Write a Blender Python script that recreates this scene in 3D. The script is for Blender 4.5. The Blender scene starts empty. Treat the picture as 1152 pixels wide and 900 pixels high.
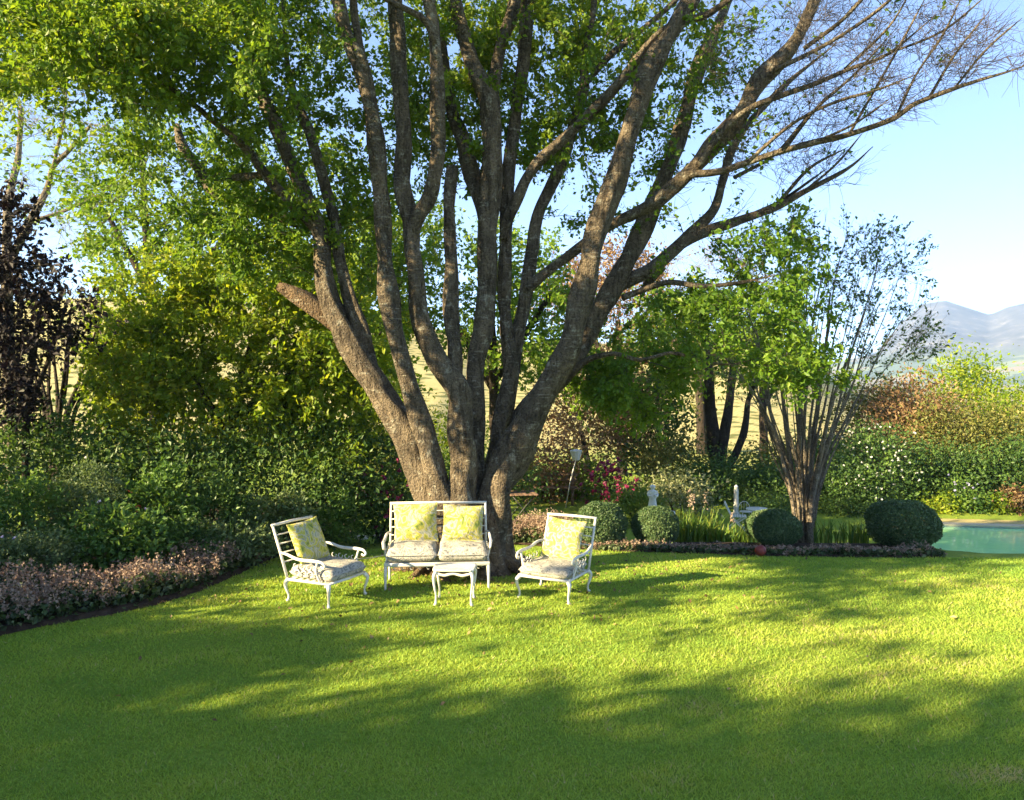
import bpy, math, random
import numpy as np
from mathutils import Vector, Matrix, noise as mnoise

R = math.radians
scene = bpy.context.scene
col = scene.collection

# ------------------------------------------------------------------ camera
CAM_H = 2.2
PITCH = math.atan(25 / 866.0)
cam_d = bpy.data.cameras.new('camera')
cam = bpy.data.objects.new('camera', cam_d)
col.objects.link(cam)
cam.location = (0, 0, CAM_H)
cam.rotation_euler = (R(90) - PITCH, 0, 0)
cam_d.sensor_fit = 'HORIZONTAL'
cam_d.sensor_width = 36
cam_d.lens = 36 * 866 / 1152
cam_d.clip_start = 0.05
cam_d.clip_end = 12000
scene.camera = cam

# ------------------------------------------------------------------ sky, sun, exposure
SUN_EL, SUN_A = R(22), R(26)          # elevation; how far behind the camera's left the sun stands
S = Vector((-math.cos(SUN_EL) * math.cos(SUN_A), -math.cos(SUN_EL) * math.sin(SUN_A), math.sin(SUN_EL)))
w = bpy.data.worlds.new('World')
scene.world = w
w.use_nodes = True
wn = w.node_tree
bg = wn.nodes['Background']
sky = wn.nodes.new('ShaderNodeTexSky')
sky.sky_type = 'NISHITA'
sky.sun_disc = False
sky.sun_elevation = SUN_EL
sky.sun_rotation = math.atan2(S.x, S.y)
sky.altitude = 100
sky.air_density = 0.40
sky.dust_density = 0.0
sky.ozone_density = 1.0
wn.links.new(sky.outputs[0], bg.inputs[0])
bg.inputs[1].default_value = 0.092
sun_d = bpy.data.lights.new('sun', 'SUN')
sun_d.energy = 5.0
sun_d.angle = R(0.5)
sun_d.color = (1.0, 0.81, 0.48)
sun = bpy.data.objects.new('sun', sun_d)
col.objects.link(sun)
sun.location = (-20, -10, 12)
sun.rotation_euler = S.to_track_quat('Z', 'Y').to_euler()
scene.view_settings.view_transform = 'Standard'
scene.view_settings.look = 'None'
scene.view_settings.gamma = 1
scene.view_settings.use_curve_mapping = False
scene.view_settings.exposure = 2.55
cy = scene.cycles
cy.use_denoising = True
cy.max_bounces = 8
cy.diffuse_bounces = 4
cy.transmission_bounces = 6
cy.transparent_max_bounces = 8
cy.volume_bounces = 1
cy.sample_clamp_indirect = 6

# ------------------------------------------------------------------ helpers
def sstep(a, b, t):
    t = np.clip((t - a) / (b - a), 0, 1)
    return t * t * (3 - 2 * t)

def zg(x, y):
    """height of the ground near the house and garden, and of the country beyond"""
    x = np.asarray(x, float); y = np.asarray(y, float)
    drop = np.interp(y, [7.6, 9.0, 11.0, 12.0, 12.6, 14.1, 14.4], [0, -0.10, -0.29, -0.40, -0.55, -1.18, -1.2])
    k = 0.45 + 0.55 * sstep(-5.5, -2.0, x)
    z = drop * k
    steep = np.interp(y, [7.6, 9.0, 11.0, 11.35, 12.2], [0, -0.10, -0.30, -0.50, -1.2])
    z = z + (steep - drop) * k * sstep(6.35, 7.0, x)
    r = np.hypot(x, y)
    az = np.degrees(np.arctan2(x, np.maximum(y, 1e-3)))
    az = np.where(y <= 0, np.where(x > 0, 90, -90), az)
    hill = sstep(32, 150, r) * 13.0 * (1 - sstep(15, 27, az)) * (1 - 0.25 * np.sin(az * 0.11 + 1))
    valley = -9 * sstep(30, 320, r) * sstep(19, 29, az)
    return z + hill + valley

_c, _s = math.cos(PITCH), math.sin(PITCH)
def ray(px, py):
    u, v = (px - 576) / 866.0, -(py - 450) / 866.0
    return np.array([u, _c + v * _s, v * _c - _s])

def unproj(px, py, d):
    r_ = ray(px, py)
    return np.array([0, 0, CAM_H]) + r_ * (d / r_[1])

def pick(px, py):
    """where the sight line of a photo point meets the ground"""
    r_ = ray(px, py)
    lo = 2.0
    t = 2.0
    while t < 60:
        p = np.array([0, 0, CAM_H]) + r_ * t
        if p[2] <= zg(p[0], p[1]): break
        t += 0.02
    return np.array([p[0], p[1], float(zg(p[0], p[1]))])

def gp(x, y, dz=0.0):
    return np.array([x, y, float(zg(x, y)) + dz])

def tag(o, label=None, cat=None, group=None, kind=None):
    if label: o['label'] = label
    if cat: o['category'] = cat
    if group: o['group'] = group
    if kind: o['kind'] = kind
    return o

def empty(name, loc, rz=0.0, parent=None):
    o = bpy.data.objects.new(name, None)
    o.empty_display_size = 0.2
    col.objects.link(o)
    o.location = tuple(float(v) for v in loc)
    o.rotation_euler = (0, 0, rz)
    if parent: o.parent = parent
    return o

def mesh_np(name, V, faces, mats, parent=None, loc=None, rnd=None, smooth=True, midx=None):
    """faces: list of int arrays (n,3) or (n,4). V is in world space and is stored relative to loc/parent."""
    V = np.asarray(V, np.float32).reshape(-1, 3)
    if parent is not None and loc is None: loc = parent.location
    if loc is not None: V = V - np.asarray(loc, np.float32)
    me = bpy.data.meshes.new(name)
    faces = [np.asarray(f, np.int32) for f in faces if len(f)]
    me.vertices.add(len(V)); me.vertices.foreach_set('co', V.ravel())
    tot = np.concatenate([np.full(len(f), f.shape[1], np.int32) for f in faces])
    lv = np.concatenate([f.ravel() for f in faces])
    st = np.concatenate([[0], np.cumsum(tot)[:-1]]).astype(np.int32)
    me.loops.add(len(lv)); me.loops.foreach_set('vertex_index', lv)
    me.polygons.add(len(tot)); me.polygons.foreach_set('loop_start', st)
    try: me.polygons.foreach_set('loop_total', tot)
    except Exception: pass
    me.polygons.foreach_set('use_smooth', np.full(len(tot), smooth, bool))
    if not isinstance(mats, (list, tuple)): mats = [mats]
    for m in mats: me.materials.append(m)
    if midx is not None: me.polygons.foreach_set('material_index', np.asarray(midx, np.int32))
    if rnd is not None:
        a = me.attributes.new('rnd', 'FLOAT', 'POINT')
        a.data.foreach_set('value', np.asarray(rnd, np.float32))
    me.update(calc_edges=True)
    o = bpy.data.objects.new(name, me)
    col.objects.link(o)
    if parent is not None: o.parent = parent
    elif loc is not None: o.location = tuple(float(v) for v in loc)
    return o

class MB:
    """collects shapes, then links them as ONE mesh object"""
    def __init__(s): s.V = []; s.Q = []; s.T = []; s.n = 0
    def add(s, V, Q=None, T=None):
        V = np.asarray(V, float)
        if Q is not None and len(Q): s.Q.append(np.asarray(Q) + s.n)
        if T is not None and len(T): s.T.append(np.asarray(T) + s.n)
        s.V.append(V); s.n += len(V)
    def tube(s, pts, rad, sides=8, cap=True, flat=1.0, lump=0.0, seed=0, up=None):
        P = np.asarray(pts, float); k = len(P)
        rad = np.broadcast_to(np.asarray(rad, float), (k,))
        T = np.gradient(P, axis=0); T /= (np.linalg.norm(T, axis=1)[:, None] + 1e-9)
        n = np.cross(T[0], [0, 0, 1.0] if up is None else up)
        if np.linalg.norm(n) < 1e-3: n = np.cross(T[0], [1.0, 0, 0])
        n /= np.linalg.norm(n)
        N = np.zeros_like(P)
        for i in range(k):
            n = n - T[i] * n.dot(T[i]); n /= (np.linalg.norm(n) + 1e-9); N[i] = n
        B = np.cross(T, N)
        a = np.arange(sides) * 2 * math.pi / sides
        rr = rad[:, None] * np.ones((1, sides))
        if lump:
            L = np.concatenate([[0], np.cumsum(np.linalg.norm(np.diff(P, axis=0), axis=1))])
            g = np.random.default_rng(seed)
            for _ in range(7):
                m_ = g.integers(1, 5); f = g.uniform(0.8, 9); ph = g.uniform(0, 6.28); 
                rr = rr * (1 + lump * 0.45 * np.sin(m_ * a[None] + f * L[:, None] + ph))
        V = P[:, None] + rr[..., None] * (np.cos(a)[None, :, None] * N[:, None] + flat * np.sin(a)[None, :, None] * B[:, None])
        V = V.reshape(-1, 3)
        i = np.arange(k - 1)[:, None] * sides; j = np.arange(sides)[None]; j2 = (j + 1) % sides
        Q = np.stack([i + j, i + j2, i + sides + j2, i + sides + j], -1).reshape(-1, 4)
        Tt = []
        if cap:
            V = np.vstack([V, P[0], P[-1]]); b = k * sides
            jj = np.arange(sides); kk = (jj + 1) % sides
            Tt = np.vstack([np.stack([kk, jj, np.full(sides, b)], 1), np.stack([(k - 1) * sides + jj, (k - 1) * sides + kk, np.full(sides, b + 1)], 1)])
        s.add(V, Q, Tt)
    def sticks(s, P0, P1, r0, r1, sides=3):
        P0 = np.asarray(P0, float); P1 = np.asarray(P1, float); m = len(P0)
        if m == 0: return
        D = P1 - P0; D /= (np.linalg.norm(D, axis=1)[:, None] + 1e-9)
        A = np.cross(D, [0.3, 0.5, 0.81]); A /= (np.linalg.norm(A, axis=1)[:, None] + 1e-9); B = np.cross(D, A)
        a = np.arange(sides) * 2 * math.pi / sides
        off = np.cos(a)[None, :, None] * A[:, None] + np.sin(a)[None, :, None] * B[:, None]
        r0 = np.broadcast_to(np.asarray(r0, float), (m,)); r1 = np.broadcast_to(np.asarray(r1, float), (m,))
        V = np.concatenate([P0[:, None] + off * r0[:, None, None], P1[:, None] + off * r1[:, None, None]], 1).reshape(-1, 3)
        base = (np.arange(m) * 2 * sides)[:, None]; j = np.arange(sides)[None]; j2 = (j + 1) % sides
        Q = np.stack([base + j, base + j2, base + sides + j2, base + sides + j], -1).reshape(-1, 4)
        s.add(V, Q)
    def box(s, lo, hi, bevel=0.0, mat=None):
        lo = np.array(lo, float); hi = np.array(hi, float)
        b = min(bevel, 0.45 * float((hi - lo).min()))
        if b <= 0:
            V = np.array([[x, y, z] for x in (lo[0], hi[0]) for y in (lo[1], hi[1]) for z in (lo[2], hi[2])])
            Q = [[0, 1, 3, 2], [4, 6, 7, 5], [0, 4, 5, 1], [2, 3, 7, 6], [0, 2, 6, 4], [1, 5, 7, 3]]
        else:
            import bmesh
            bm = bmesh.new(); bmesh.ops.create_cube(bm, size=1)
            for v in bm.verts:
                v.co = Vector([lo[i] + (hi[i] - lo[i]) * (v.co[i] + 0.5) for i in range(3)])
            bmesh.ops.bevel(bm, geom=bm.edges[:], offset=b, segments=2, affect='EDGES', profile=0.5)
            bm.verts.index_update()
            V = np.array([v.co[:] for v in bm.verts])
            q = [[v.index for v in f.verts] for f in bm.faces]
            bm.free()
            if mat is not None: V = V @ np.array(mat.to_3x3()).T + np.array(mat.translation)
            s.add(V, [f for f in q if len(f) == 4], [f for f in q if len(f) == 3])
            return
        if mat is not None: V = V @ np.array(mat.to_3x3()).T + np.array(mat.translation)
        s.add(V, Q)
    def lathe(s, prof, c=(0, 0, 0), sides=20, axis=None):
        p = np.array(prof, float); k = len(p)
        a = np.arange(sides) * 2 * math.pi / sides
        V = np.stack([p[:, 0][:, None] * np.cos(a), p[:, 0][:, None] * np.sin(a), np.repeat(p[:, 1][:, None], sides, 1)], -1).reshape(-1, 3) + np.array(c)
        i = np.arange(k - 1)[:, None] * sides; j = np.arange(sides)[None]; j2 = (j + 1) % sides
        Q = np.stack([i + j, i + j2, i + sides + j2, i + sides + j], -1).reshape(-1, 4)
        s.add(V, Q)
    def build(s, name, mat, parent=None, world=False, smooth=True, loc=None, **k):
        V = np.vstack(s.V)
        Fs = ([np.vstack(s.Q)] if s.Q else []) + ([np.vstack(s.T)] if s.T else [])
        if parent is not None and not world:
            return mesh_np(name, V, Fs, mat, parent, loc=(0, 0, 0), smooth=smooth, **k)
        return mesh_np(name, V, Fs, mat, parent, loc=loc, smooth=smooth, **k)

def copy_tree(o, parent=None):
    c = o.copy(); col.objects.link(c)
    if parent is not None: c.parent = parent
    for ch in list(o.children): copy_tree(ch, c)
    return c

def smooth_path(pts, step):
    """Catmull-Rom through the points (rows may carry extra columns such as a radius)"""
    P = np.asarray(pts, float)
    if len(P) == 2:
        n = max(2, int(np.linalg.norm(P[1, :3] - P[0, :3]) / step) + 1)
        t = np.linspace(0, 1, n)[:, None]
        return P[0] * (1 - t) + P[1] * t
    Q = np.vstack([2 * P[0] - P[1], P, 2 * P[-1] - P[-2]])
    out = []
    for i in range(1, len(Q) - 2):
        n = max(1, int(np.linalg.norm(Q[i + 1, :3] - Q[i, :3]) / step))
        t = (np.arange(n) / n)[:, None]
        a, b, c, d = Q[i - 1], Q[i], Q[i + 1], Q[i + 2]
        out.append(0.5 * ((2 * b) + (c - a) * t + (2 * a - 5 * b + 4 * c - d) * t ** 2 + (3 * b - a - 3 * c + d) * t ** 3))
    out.append(P[-1:])
    return np.vstack(out)

def sn(P, f, seed, n=9):
    """smooth noise of points, about -1..1"""
    g = np.random.default_rng(seed)
    P = np.asarray(P, float); o = 0
    for _ in range(n):
        k = g.normal(size=P.shape[1]); k = k / np.linalg.norm(k) * f * g.uniform(0.5, 1.6)
        o = o + np.sin(P @ k + g.uniform(0, 6.28))
    return o / math.sqrt(n) / 1.2

# ------------------------------------------------------------------ materials
def new_mat(name):
    m = bpy.data.materials.new(name); m.use_nodes = True
    nt = m.node_tree
    return m, nt, nt.nodes['Principled BSDF'], nt.nodes['Material Output']

def ramp(nt, stops, fac=None, interp='LINEAR'):
    n = nt.nodes.new('ShaderNodeValToRGB'); cr = n.color_ramp; cr.interpolation = interp
    while len(cr.elements) < len(stops): cr.elements.new(0.5)
    for e, (p, c) in zip(cr.elements, stops):
        e.position = p; e.color = (*c, 1) if len(c) == 3 else c
    if fac is not None: nt.links.new(fac, n.inputs[0])
    return n

def noise_n(nt, scale, detail=4, rough=0.55, vec=None, dist=0.0):
    n = nt.nodes.new('ShaderNodeTexNoise'); n.inputs['Scale'].default_value = scale
    n.inputs['Detail'].default_value = detail; n.inputs['Roughness'].default_value = rough
    n.inputs['Distortion'].default_value = dist
    if vec is not None: nt.links.new(vec, n.inputs['Vector'])
    return n

def coords(nt, kind='Object', scale=(1, 1, 1)):
    t = nt.nodes.new('ShaderNodeTexCoord'); m = nt.nodes.new('ShaderNodeMapping')
    m.inputs['Scale'].default_value = scale
    nt.links.new(t.outputs[kind], m.inputs['Vector'])
    return m.outputs[0]

def mixc(nt, a, b, fac, mode='MIX'):
    n = nt.nodes.new('ShaderNodeMix'); n.data_type = 'RGBA'; n.blend_type = mode
    for v, i in ((fac, 0), (a, 6), (b, 7)):
        if hasattr(v, 'is_linked'): nt.links.new(v, n.inputs[i])
        elif isinstance(v, (int, float)): n.inputs[i].default_value = v
        else: n.inputs[i].default_value = (*v, 1)
    return n.outputs[2]

def bump(nt, h, strength, dist, bsdf):
    n = nt.nodes.new('ShaderNodeBump'); n.inputs['Strength'].default_value = strength; n.inputs['Distance'].default_value = dist
    nt.links.new(h, n.inputs['Height']); nt.links.new(n.outputs[0], bsdf.inputs['Normal'])

def leaf_mat(name, stops, trans=0.38, rough=0.5, tint=(1.25, 1.15, 0.6), spec=0.35):
    m, nt, p, out = new_mat(name)
    a = nt.nodes.new('ShaderNodeAttribute'); a.attribute_name = 'rnd'
    r_ = ramp(nt, stops, a.outputs['Fac'])
    nt.links.new(r_.outputs[0], p.inputs['Base Color'])
    p.inputs['Roughness'].default_value = rough
    p.inputs['Specular IOR Level'].default_value = spec
    if trans > 0:
        t = nt.nodes.new('ShaderNodeBsdfTranslucent')
        c = mixc(nt, r_.outputs[0], tint, 1.0, 'MULTIPLY')
        nt.links.new(c, t.inputs['Color'])
        mx = nt.nodes.new('ShaderNodeMixShader'); mx.inputs[0].default_value = trans
        nt.links.new(p.outputs[0], mx.inputs[1]); nt.links.new(t.outputs[0], mx.inputs[2])
        nt.links.new(mx.outputs[0], out.inputs['Surface'])
    return m

def plain(name, c, rough=0.6, var=0.15, scale=8, metallic=0, bump_s=0.0, bscale=40, spec=0.5):
    m, nt, p, out = new_mat(name)
    v = coords(nt)
    n = noise_n(nt, scale, 5, 0.6, v)
    lo = tuple(max(0, x * (1 - var)) for x in c); hi = tuple(min(1, x * (1 + var)) for x in c)
    nt.links.new(ramp(nt, [(0.3, lo), (0.7, hi)], n.outputs[0]).outputs[0], p.inputs['Base Color'])
    p.inputs['Roughness'].default_value = rough; p.inputs['Metallic'].default_value = metallic
    p.inputs['Specular IOR Level'].default_value = spec
    if bump_s: bump(nt, noise_n(nt, bscale, 4, 0.6, v).outputs[0], bump_s, 0.02, p)
    return m

def bark_mat(name, c1, c2, pale, lich=0.5, lentic=1.0, scale=1.0):
    m, nt, p, out = new_mat(name)
    v = coords(nt)
    big = noise_n(nt, 3.0 * scale, 6, 0.62, v, 0.4)
    base = ramp(nt, [(0.30, c1), (0.70, c2)], big.outputs[0]).outputs[0]
    # pale cross-marks (lenticels)
    v2 = coords(nt, 'Object', (5 * scale, 5 * scale, 42 * scale))
    ln = noise_n(nt, 1.0, 2, 0.5, v2, 0.3)
    lr = ramp(nt, [(0.63, (0, 0, 0)), (0.70, (lentic,) * 3)], ln.outputs[0]).outputs[0]
    c = mixc(nt, base, pale, lr)
    # lichen blotches
    ls = noise_n(nt, 9.0 * scale, 5, 0.7, v)
    lm = ramp(nt, [(0.56, (0, 0, 0)), (0.68, (lich,) * 3)], ls.outputs[0]).outputs[0]
    c = mixc(nt, c, tuple(x * 0.95 for x in pale), lm)
    fine = noise_n(nt, 42 * scale, 3, 0.6, v)
    c = mixc(nt, c, ramp(nt, [(0.32, (0.35, 0.33, 0.32)), (0.5, (0.95, 0.95, 0.95)), (0.7, (1.25, 1.25, 1.2))], fine.outputs[0]).outputs[0], 0.8, 'MULTIPLY')
    # long furrows up the stem
    v3 = coords(nt, 'Object', (16 * scale, 16 * scale, 2.2 * scale))
    fu = noise_n(nt, 1.0, 5, 0.65, v3, 0.8)
    c = mixc(nt, c, ramp(nt, [(0.36, (0.38, 0.36, 0.34)), (0.5, (1, 1, 1)), (0.72, (1.2, 1.2, 1.18))], fu.outputs[0]).outputs[0], 0.85, 'MULTIPLY')
    nt.links.new(c, p.inputs['Base Color'])
    p.inputs['Roughness'].default_value = 0.85
    p.inputs['Specular IOR Level'].default_value = 0.25
    ad = nt.nodes.new('ShaderNodeMath'); ad.operation = 'ADD'
    nt.links.new(fine.outputs[0], ad.inputs[0]); nt.links.new(big.outputs[0], ad.inputs[1])
    ad2 = nt.nodes.new('ShaderNodeMath'); ad2.operation = 'ADD'
    nt.links.new(ad.outputs[0], ad2.inputs[0]); nt.links.new(fu.outputs[0], ad2.inputs[1])
    bump(nt, ad2.outputs[0], 1.0, 0.07, p)
    return m

M = {}
M['bark'] = bark_mat('tree_bark', (0.09, 0.06, 0.036), (0.29, 0.195, 0.11), (0.46, 0.39, 0.28), 0.5, 0.9)
M['bark_upper'] = bark_mat('upper_limb_bark', (0.075, 0.06, 0.042), (0.25, 0.195, 0.13), (0.46, 0.43, 0.33), 0.85, 0.5)
M['twig'] = plain('twig_bark', (0.055, 0.043, 0.033), 0.8, 0.3, 6)
M['cut'] = plain('cut_wood', (0.36, 0.26, 0.16), 0.8, 0.3, 14, bump_s=0.3)
M['dark_bark'] = bark_mat('dark_bark', (0.035, 0.027, 0.02), (0.075, 0.055, 0.04), (0.14, 0.12, 0.10), 0.3, 0.2)
M['pale_bark'] = bark_mat('pale_smooth_bark', (0.15, 0.122, 0.088), (0.34, 0.28, 0.20), (0.45, 0.40, 0.30), 0.35, 0.15)
M['grey_twig'] = plain('grey_twigs', (0.17, 0.14, 0.105), 0.85, 0.25, 5)

def G(r, g, b, s=1.0): return (r * s, g * s, b * s)
M['leaf_spring'] = leaf_mat('spring_leaf', [(0.0, (0.06, 0.135, 0.014)), (0.45, (0.125, 0.23, 0.021)), (0.85, (0.22, 0.31, 0.026)), (1.0, (0.33, 0.35, 0.036))], 0.5)
M['leaf_bright'] = leaf_mat('yellow_green_leaf', [(0.0, (0.10, 0.19, 0.017)), (0.5, (0.22, 0.32, 0.026)), (1.0, (0.38, 0.40, 0.036))], 0.55)
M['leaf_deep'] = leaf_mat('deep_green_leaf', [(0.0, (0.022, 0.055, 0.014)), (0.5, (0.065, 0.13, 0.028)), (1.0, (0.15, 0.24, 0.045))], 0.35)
M['leaf_clip'] = leaf_mat('clipped_shrub_leaf', [(0.0, (0.035, 0.068, 0.025)), (0.55, (0.075, 0.135, 0.048)), (1.0, (0.17, 0.23, 0.10))], 0.25, 0.45)
M['leaf_perennial'] = leaf_mat('perennial_leaf', [(0.0, (0.035, 0.085, 0.018)), (0.5, (0.09, 0.18, 0.032)), (1.0, (0.20, 0.29, 0.055))], 0.4)
M['leaf_sage'] = leaf_mat('sage_leaf', [(0.0, (0.05, 0.085, 0.035)), (0.5, (0.12, 0.18, 0.07)), (1.0, (0.25, 0.31, 0.13))], 0.38)
M['leaf_black'] = leaf_mat('dark_purple_leaf', [(0.0, (0.006, 0.005, 0.006)), (0.7, (0.015, 0.010, 0.012)), (1.0, (0.03, 0.03, 0.012))], 0.12, 0.6, (1.2, 0.8, 0.8), 0.2)
M['leaf_copper'] = leaf_mat('copper_leaf', [(0.0, (0.10, 0.06, 0.03)), (0.5, (0.25, 0.155, 0.075)), (1.0, (0.40, 0.29, 0.15))], 0.4, 0.5, (1.2, 0.9, 0.6))
M['leaf_olive'] = leaf_mat('olive_leaf', [(0.0, (0.07, 0.09, 0.02)), (0.5, (0.16, 0.17, 0.04)), (1.0, (0.30, 0.27, 0.08))], 0.4)
M['leaf_cream'] = leaf_mat('cream_edged_leaf', [(0.0, (0.06, 0.09, 0.03)), (0.5, (0.19, 0.22, 0.09)), (1.0, (0.50, 0.48, 0.28))], 0.3)
M['leaf_strap'] = leaf_mat('strap_leaf', [(0.0, (0.06, 0.13, 0.02)), (0.5, (0.13, 0.22, 0.03)), (1.0, (0.26, 0.29, 0.05))], 0.4)
M['leaf_magenta'] = leaf_mat('magenta_bloom', [(0.0, (0.10, 0.01, 0.03)), (0.6, (0.28, 0.02, 0.10)), (1.0, (0.55, 0.10, 0.22))], 0.35, 0.5, (1.2, 0.8, 0.9))
M['bloom_white'] = leaf_mat('white_bloom', [(0.0, (0.55, 0.55, 0.5)), (1.0, (0.8, 0.8, 0.76))], 0.25, 0.6, (1, 1, 0.95))
M['bloom_red'] = leaf_mat('red_bloom', [(0.0, (0.45, 0.05, 0.03)), (1.0, (0.7, 0.18, 0.10))], 0.25, 0.6, (1, 0.8, 0.8))
M['bloom_blue'] = leaf_mat('lilac_bloom', [(0.0, (0.25, 0.25, 0.45)), (1.0, (0.5, 0.48, 0.7))], 0.25, 0.6, (1, 1, 1))
M['bloom_yellow'] = leaf_mat('yellow_bloom', [(0.0, (0.6, 0.45, 0.03)), (1.0, (0.8, 0.7, 0.1))], 0.25, 0.6, (1, 1, 0.8))
M['bloom_mauve'] = leaf_mat('mauve_bloom', [(0.0, (0.15, 0.085, 0.06)), (0.4, (0.25, 0.17, 0.125)), (1.0, (0.46, 0.36, 0.27))], 0.25, 0.8, (1.1, 0.95, 0.9))
M['leaf_ajuga'] = leaf_mat('ground_cover_leaf', [(0.0, (0.025, 0.04, 0.014)), (0.6, (0.06, 0.10, 0.03)), (1.0, (0.13, 0.15, 0.07))], 0.25)
M['grass'] = leaf_mat('grass_blade', [(0.0, (0.16, 0.31, 0.05)), (0.45, (0.33, 0.47, 0.07)), (0.8, (0.45, 0.54, 0.09)), (0.93, (0.48, 0.48, 0.14)), (1.0, (0.58, 0.48, 0.27))], 0.45, 0.55, (1.3, 1.1, 0.5), 0.25)

def paint_mat():
    m, nt, p, out = new_mat('aged_white_paint')
    v = coords(nt)
    n = noise_n(nt, 30, 6, 0.65, v)
    c = ramp(nt, [(0.30, (0.42, 0.36, 0.27)), (0.42, (0.60, 0.57, 0.50)), (0.7, (0.70, 0.68, 0.61))], n.outputs[0])
    nt.links.new(c.outputs[0], p.inputs['Base Color'])
    p.inputs['Roughness'].default_value = 0.45
    bump(nt, n.outputs[0], 0.25, 0.004, p)
    return m
M['paint'] = paint_mat()

def print_mat(name, stops, scale, dist, seedvec, weave=900):
    m, nt, p, out = new_mat(name)
    t = nt.nodes.new('ShaderNodeTexCoord'); mp = nt.nodes.new('ShaderNodeMapping')
    oi = nt.nodes.new('ShaderNodeObjectInfo'); mm = nt.nodes.new('ShaderNodeVectorMath'); mm.operation = 'SCALE'
    cb = nt.nodes.new('ShaderNodeCombineXYZ')
    for i in range(3): nt.links.new(oi.outputs['Random'], cb.inputs[i])
    nt.links.new(cb.outputs[0], mm.inputs[0]); mm.inputs['Scale'].default_value = 7.0
    nt.links.new(mm.outputs[0], mp.inputs['Location'])
    nt.links.new(t.outputs['Object'], mp.inputs['Vector']); mp.inputs['Rotation'].default_value = (0.2, 0.3, 0.6)
    v = mp.outputs[0]
    n = noise_n(nt, scale, 2, 0.45, v, dist)
    r1 = ramp(nt, stops, n.outputs[0], 'LINEAR')
    wv = nt.nodes.new('ShaderNodeTexWave'); wv.wave_type = 'BANDS'; wv.inputs['Scale'].default_value = scale * 1.6
    wv.inputs['Distortion'].default_value = 9; wv.inputs['Detail'].default_value = 2; wv.inputs['Detail Scale'].default_value = 1.2
    nt.links.new(v, wv.inputs['Vector'])
    r2 = ramp(nt, [(0.0, (0.62, 0.66, 0.58)), (0.22, (1, 1, 1)), (1.0, (1, 1, 1))], wv.outputs[0])
    c = mixc(nt, r1.outputs[0], r2.outputs[0], 0.75, 'MULTIPLY')
    nt.links.new(c, p.inputs['Base Color'])
    p.inputs['Roughness'].default_value = 0.9
    p.inputs['Specular IOR Level'].default_value = 0.2
    f = noise_n(nt, 14, 3, 0.6, t.outputs['Object'])
    bump(nt, f.outputs[0], 0.5, 0.02, p)
    return m
M['pillow'] = print_mat('leaf_print_fabric', [(0.28, (0.14, 0.19, 0.05)), (0.37, (0.34, 0.36, 0.07)), (0.45, (0.52, 0.45, 0.09)), (0.51, (0.46, 0.44, 0.32)), (0.57, (0.27, 0.29, 0.21)), (0.62, (0.47, 0.41, 0.08)), (0.70, (0.19, 0.24, 0.09)), (0.8, (0.42, 0.41, 0.30))], 9, 1.6, 0)
M['seat_print'] = print_mat('grey_botanical_fabric', [(0.30, (0.15, 0.15, 0.14)), (0.40, (0.30, 0.29, 0.265)), (0.45, (0.42, 0.39, 0.33)), (0.54, (0.44, 0.41, 0.35)), (0.60, (0.17, 0.165, 0.15)), (0.70, (0.41, 0.39, 0.34))], 13, 1.8, 0)

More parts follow.
